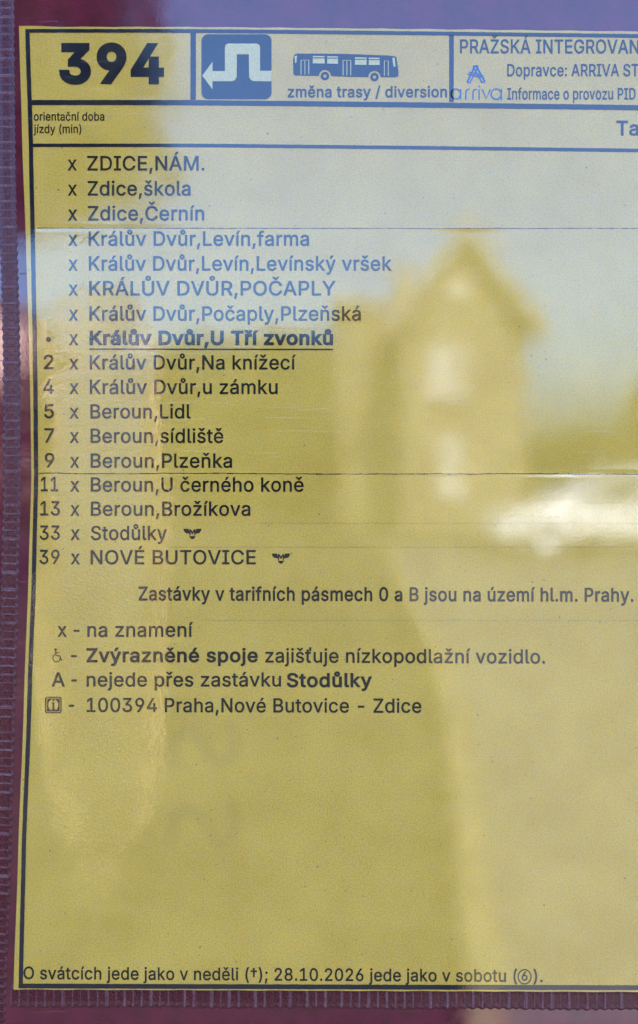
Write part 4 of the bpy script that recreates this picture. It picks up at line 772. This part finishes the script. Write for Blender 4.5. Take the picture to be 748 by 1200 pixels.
def tree(name, label, base, clumps, n, size, seed, mat, trunk_r, cat='tree', group=None):
    t = thing(name, label, cat, base, group)
    V, F = crown_mesh(clumps, n, size, seed); pydata('crown', V, F, mat, t)
    bm = bmesh.new(); r = random.Random(seed + 1)
    def limb(p0, p1, r0, r1, k=5):
        p0, p1 = Vector(p0), Vector(p1); prev = None; ax = (p1 - p0).normalized(); u = ax.orthogonal().normalized(); v = ax.cross(u)
        for i in range(k + 1):
            f = i / k; c = p0.lerp(p1, f) + Vector((r.uniform(-1, 1), r.uniform(-1, 1), 0)) * r0 * .5 * math.sin(f * math.pi); rr = r0 + (r1 - r0) * f
            ring = [bm.verts.new(c + (u * math.cos(a * math.pi / 4) + v * math.sin(a * math.pi / 4)) * rr) for a in range(8)]
            if prev:
                for a in range(8): bm.faces.new((prev[a], prev[(a + 1) % 8], ring[(a + 1) % 8], ring[a]))
            prev = ring
    top = Vector(clumps[0][:3]); fork = Vector(base).lerp(Vector((base[0], base[1], top.z)), 0.55)
    limb(base, fork, trunk_r, trunk_r * .7)
    for c in clumps: limb(fork, c[:3], trunk_r * .5, trunk_r * .12)
    from_bm('trunk', bm, M_BARK, t, True)
    return t
def clump(px, py, Z, rx, rz, ry=None):
    c = at(px, py, Z); return (c.x, c.y, c.z, rx, ry or rx, rz)
# made-up tree, added to block the mirrored sky in the upper left
Z = 6.0
tree('added_tree', 'added leafy tree that keeps the mirrored sky out of the upper left corner of the film', (at(-150, 545, Z).x, -Z, ZG),
     [clump(-60, 90, Z, 1.6, 1.35), clump(90, 60, Z, .80, 1.15), clump(120, 190, Z - .3, .62, .50), clump(10, 200, Z, .7, .5), clump(-220, 30, Z + .4, 1.4, 1.6), clump(60, -150, Z, 1.1, 1.0)],
     15000, 0.075, 3, M_LEAF_Y, 0.16)
tree('dense_tree', 'dark dense tree left of the gabled house, mirrored behind the lower stop names', (at(330, 545, 24).x, -24, ZG),
     [clump(330, 470, 24, 3.0, 2.3), clump(250, 485, 23, 2.4, 2.4), clump(410, 490, 23, 2.0, 2.2), clump(190, 500, 23, 2.0, 2.4), clump(300, 540, 23, 3.4, 1.5)], 7000, 0.22, 5, M_LEAF_B, 0.25)
tree('round_tree', 'round green tree right of the gabled house, mirrored above the white car', (at(700, 545, 22).x, -22, ZG),
     [clump(690, 560, 22, 1.9, 1.4), clump(650, 565, 22, 1.3, 1.2), clump(785, 520, 22, 1.5, 2.2), clump(835, 450, 22, 1.6, 2.0)], 6000, 0.2, 8, M_LEAF, 0.22)
h_ = thing('hedge', 'clipped green hedge in front of the pink house, mirrored at the left edge', 'hedge', (at(60, 545, 18).x, -18, ZG))
V, F = crown_mesh([clump(x, (505 if x > 45 else 545) + 6 * math.sin(x), 18, 0.9, 2.25, .6) for x in range(-120, 190, 34)], 7000, 0.16, 12); pydata('foliage', V, F, M_LEAF_B, h_)

# houses ----------------------------------------------------------------------
M_PLASTER = simple('cream_plaster', (0.175, 0.14, 0.085), 0.9, 1.2, 0.12); M_PINK = simple('pink_plaster', (0.88, 0.58, 0.48), 0.9, 1.2, 0.1)
M_TILE = simple('roof_tile', (0.22, 0.17, 0.10), 0.8, 6, 0.3); M_TRIM = simple('pale_trim', (0.25, 0.21, 0.13), 0.7, 5, 0.08)
M_WIN = simple('white_window_frame', (0.50, 0.49, 0.45), 0.5, 4, 0.04); M_CURT = simple('white_curtain', (0.37, 0.36, 0.32), 0.8, 14, 0.12)
m, N, b = new_mat('window_glass'); b.inputs['Base Color'].default_value = (0.03, 0.035, 0.04, 1); b.inputs['Roughness'].default_value = 0.06; M_GLASS = m
def gable_house(name, label, px0, px1, peak, eave, Z, depth, mats, wins, trims=True):
    a, b_ = at(px0, 545, Z).x, at(px1, 545, Z).x
    zp, ze = at(0, peak, Z).z, at(0, eave, Z).z; cx = (a + b_) / 2; y0 = -Z; y1 = -Z - depth
    t = thing(name, label, 'house', (cx, y0 - depth / 2, ZG))
    bm = bmesh.new()
    f = [bm.verts.new(p) for p in ((a, y0, ZG), (b_, y0, ZG), (b_, y0, ze), (cx, y0, zp), (a, y0, ze))]
    g = [bm.verts.new(p) for p in ((a, y1, ZG), (b_, y1, ZG), (b_, y1, ze), (cx, y1, zp), (a, y1, ze))]
    bm.faces.new(f[::-1]); bm.faces.new(g)
    for i in range(5): j = (i + 1) % 5; bm.faces.new((f[i], f[j], g[j], g[i]))
    from_bm('wall', bm, mats[0], t)
    ov = 0.30; th = 0.16; sl = (zp - ze) / ((b_ - a) / 2)
    bm = bmesh.new()
    for s in (-1, 1):
        e = cx + s * ((b_ - a) / 2 + ov); zee = ze - sl * ov
        q = [(cx, zp + .03), (e, zee + .03), (e, zee + .03 + th), (cx, zp + .03 + th)]
        A = [bm.verts.new((x, y0 + .45, z)) for x, z in q]; B = [bm.verts.new((x, y1 - .3, z)) for x, z in q]
        bm.faces.new(A); bm.faces.new(B[::-1])
        for i in range(4): j = (i + 1) % 4; bm.faces.new((A[i], A[j], B[j], B[i]))
    bmesh.ops.recalc_face_normals(bm, faces=bm.faces[:])
    rf = from_bm('roof', bm, mats[1], t)
    bm = bmesh.new(); bm_box(bm, cx - .9, cx - .45, y1 + .8, y1 + 1.3, zp - .6, zp + .7); bm_box(bm, cx - .97, cx - .38, y1 + .73, y1 + 1.37, zp + .703, zp + .8)
    from_bm('chimney', bm, mats[1], rf)
    if trims:
        for s in (-1, 1):
            bm = bmesh.new(); e = cx + s * ((b_ - a) / 2 + ov + .03); zee = ze - sl * (ov + .03)
            q = [(cx, zp - .12), (e, zee - .12), (e, zee + .2), (cx, zp + .2)]
            A = [bm.verts.new((x, y0 + .49, z)) for x, z in q]; B = [bm.verts.new((x, y0 + .453, z)) for x, z in q]
            bm.faces.new(A); bm.faces.new(B[::-1])
            for i in range(4): j = (i + 1) % 4; bm.faces.new((A[i], A[j], B[j], B[i]))
            bmesh.ops.recalc_face_normals(bm, faces=bm.faces[:])
            from_bm('bargeboard', bm, M_TRIM, t)
    for (w0, w1, vt, vb, curtain) in wins:
        x0_, x1_ = at(w0, 0, Z).x, at(w1, 0, Z).x; z1_, z0_ = at(0, vt, Z).z, at(0, vb, Z).z
        bm = bmesh.new(); k = .09
        bm_box(bm, x0_, x1_, y0, y0 + .07, z1_ - k, z1_); bm_box(bm, x0_, x1_, y0, y0 + .07, z0_, z0_ + k)
        bm_box(bm, x0_, x0_ + k, y0, y0 + .07, z0_ + k + .002, z1_ - k - .002); bm_box(bm, x1_ - k, x1_, y0, y0 + .07, z0_ + k + .002, z1_ - k - .002)
        bm_box(bm, (x0_ + x1_) / 2 - .04, (x0_ + x1_) / 2 + .04, y0, y0 + .065, z0_ + k + .002, z1_ - k - .002)
        bm_box(bm, x0_ - .06, x1_ + .06, y0, y0 + .16, z0_ - .08, z0_ - .002)
        wf = from_bm('window', bm, M_WIN, t)
        bm = bmesh.new(); bm_box(bm, x0_ + k, x1_ - k, y0 + .004, y0 + .02, z0_ + k, z1_ - k); from_bm('pane', bm, M_GLASS, wf)
        if curtain:
            bm = bmesh.new(); xs = x0_ + k + (x1_ - x0_ - 2 * k) * .72
            nseg = 16; rows = []
            for zz in (z0_ + k, z1_ - k):
                rows.append([bm.verts.new((x0_ + k + (xs - x0_ - k) * i / nseg, y0 + .032 + .008 * math.sin(i * 1.9), zz)) for i in range(nseg + 1)])
            for i in range(nseg): bm.faces.new((rows[0][i + 1], rows[0][i], rows[1][i], rows[1][i + 1]))
            bmesh.ops.recalc_face_normals(bm, faces=bm.faces[:]); from_bm('curtain', bm, M_CURT, wf)
    return t
gable_house('gabled_house', 'tall cream gabled house with white windows, mirrored in the middle of the film', 470, 616, 272, 374, 16.0, 7.0, (M_PLASTER, M_TILE),
            [(502, 546, 404, 462, True), (514, 542, 512, 578, True), (526, 546, 330, 346, False)])
gable_house('pink_house', 'small pink plastered house beyond the hedge, mirrored at the left edge', -190, 36, 330, 372, 25.0, 7.0, (M_PINK, M_TILE), [(-90, -60, 400, 440, False)], False)
bm = bmesh.new(); 
# side wing of the gabled house
wa, wb = at(398, 545, 18.5).x, at(470, 545, 16.0).x - .02; zt = at(0, 352, 18.5).z
wt = thing('garden_shed', 'low flat roofed cream annexe beside the gabled house, mirrored left of its gable', 'shed', ((wa + wb) / 2, -20, ZG))
bm_box(bm, wa, wb, -22.0, -18.5, ZG, zt - .25); from_bm('wall', bm, M_PLASTER, wt)
bm = bmesh.new(); bm_box(bm, wa - .2, wb, -22.2, -18.3, zt - .247, zt); from_bm('roof', bm, M_TILE, wt)

# made-up post, added for the pale pink stripe on the film
pp = at(164, 545, 5.0)
t = thing('added_post', 'pale round post added for the pinkish stripe mirrored left of the stop names', 'post', (pp.x, -5.0, ZG))
bm = bmesh.new(); bmesh.ops.create_cone(bm, cap_ends=True, segments=20, radius1=.095, radius2=.085, depth=at(0, 398, 5).z - ZG)
bmesh.ops.translate(bm, verts=bm.verts, vec=(pp.x, -5.0, (at(0, 398, 5).z + ZG) / 2)); from_bm('post', bm, simple('added_post_pink', (0.66, 0.42, 0.31), .7, 5, .1), t, True)

# parked car -------------------------------------------------------------------
m, N, b = new_mat('white_paint'); tc = N.n('ShaderNodeTexCoord').outputs['Object']
N.t.links.new(N.mix(N.noise(tc, 3, 3), (0.50, 0.51, 0.50), (0.56, 0.56, 0.54)), b.inputs['Base Color']); b.inputs['Roughness'].default_value = .3; b.inputs['Coat Weight'].default_value = 1; b.inputs['Coat Roughness'].default_value = .03
M_CAR = m; M_TYRE = simple('tyre', (0.02, 0.02, 0.02), .8, 20, .2); M_RIM = simple('rim', (0.5, 0.5, 0.52), .35, 20, .1)
cx0, cy0 = at(580, 545, 11.2).x, -11.2
car = thing('parked_car', 'white parked car across the road, mirrored at the right of the film', 'car', (cx0 + 2.1, cy0 - .85, ZG))
prof = [(0.0, .35, .78), (0.03, .62, .90), (.35, .80, .93), (1.05, .90, .95), (1.75, 1.36, .78), (2.5, 1.46, .75), (3.3, 1.42, .76), (3.95, .98, .92), (4.15, .86, .90), (4.2, .40, .82)]
bm = bmesh.new(); rings = []
for x, ztop, ws in prof:
    yb = .86; yt = .86 * ws; zb = .24; zw = min(.86, ztop - .05)
    sec = [(-yb * .92, zb), (-yb, .45), (-yb * .98, zw), (-yt * (.86 if ztop > 1 else .95), ztop - .03), (-yt * .6, ztop + .02), (yt * .6, ztop + .02), (yt * (.86 if ztop > 1 else .95), ztop - .03), (yb * .98, zw), (yb, .45), (yb * .92, zb)]
    rings.append([bm.verts.new((cx0 + x, cy0 - .85 + y, ZG + z)) for y, z in sec])
for a, b_ in zip(rings, rings[1:]):
    for i in range(10): bm.faces.new((a[i], a[(i + 1) % 10], b_[(i + 1) % 10], b_[i]))
bm.faces.new(rings[0]); bm.faces.new(rings[-1][::-1]); bmesh.ops.recalc_face_normals(bm, faces=bm.faces[:])
o = from_bm('body', bm, M_CAR, car, True); md = o.modifiers.new('s', 'SUBSURF'); md.levels = md.render_levels = 2
bm = bmesh.new()
for q in ([(1.22, .93), (1.82, 1.32), (2.38, 1.38), (2.38, .93)], [(2.46, .93), (2.46, 1.38), (3.2, 1.34), (3.6, .97)]):
    bm.faces.new([bm.verts.new((cx0 + x, cy0 - .85 + .85 - (z - .9) * .26 + .012, ZG + z)) for x, z in q])
from_bm('side_window', bm, M_GLASS, car)
for wx in (.78, 3.35):
    for s in (-1, 1):
        bm = bmesh.new(); bmesh.ops.create_cone(bm, cap_ends=True, segments=24, radius1=.31, radius2=.31, depth=.2)
        bmesh.ops.bevel(bm, geom=bm.edges[:], offset=.03, segments=2, affect='EDGES')
        bmesh.ops.rotate(bm, verts=bm.verts, matrix=Matrix.Rotation(R(90), 3, 'X')); bmesh.ops.translate(bm, verts=bm.verts, vec=(cx0 + wx, cy0 - .85 + s * .79, ZG + .31))
        wl = from_bm('wheel', bm, M_TYRE, car, True)
        bm = bmesh.new(); bmesh.ops.create_cone(bm, cap_ends=True, segments=24, radius1=.19, radius2=.17, depth=.03)
        bmesh.ops.rotate(bm, verts=bm.verts, matrix=Matrix.Rotation(R(90), 3, 'X')); bmesh.ops.translate(bm, verts=bm.verts, vec=(cx0 + wx, cy0 - .85 + s * .9, ZG + .31))
        from_bm('rim', bm, M_RIM, wl)
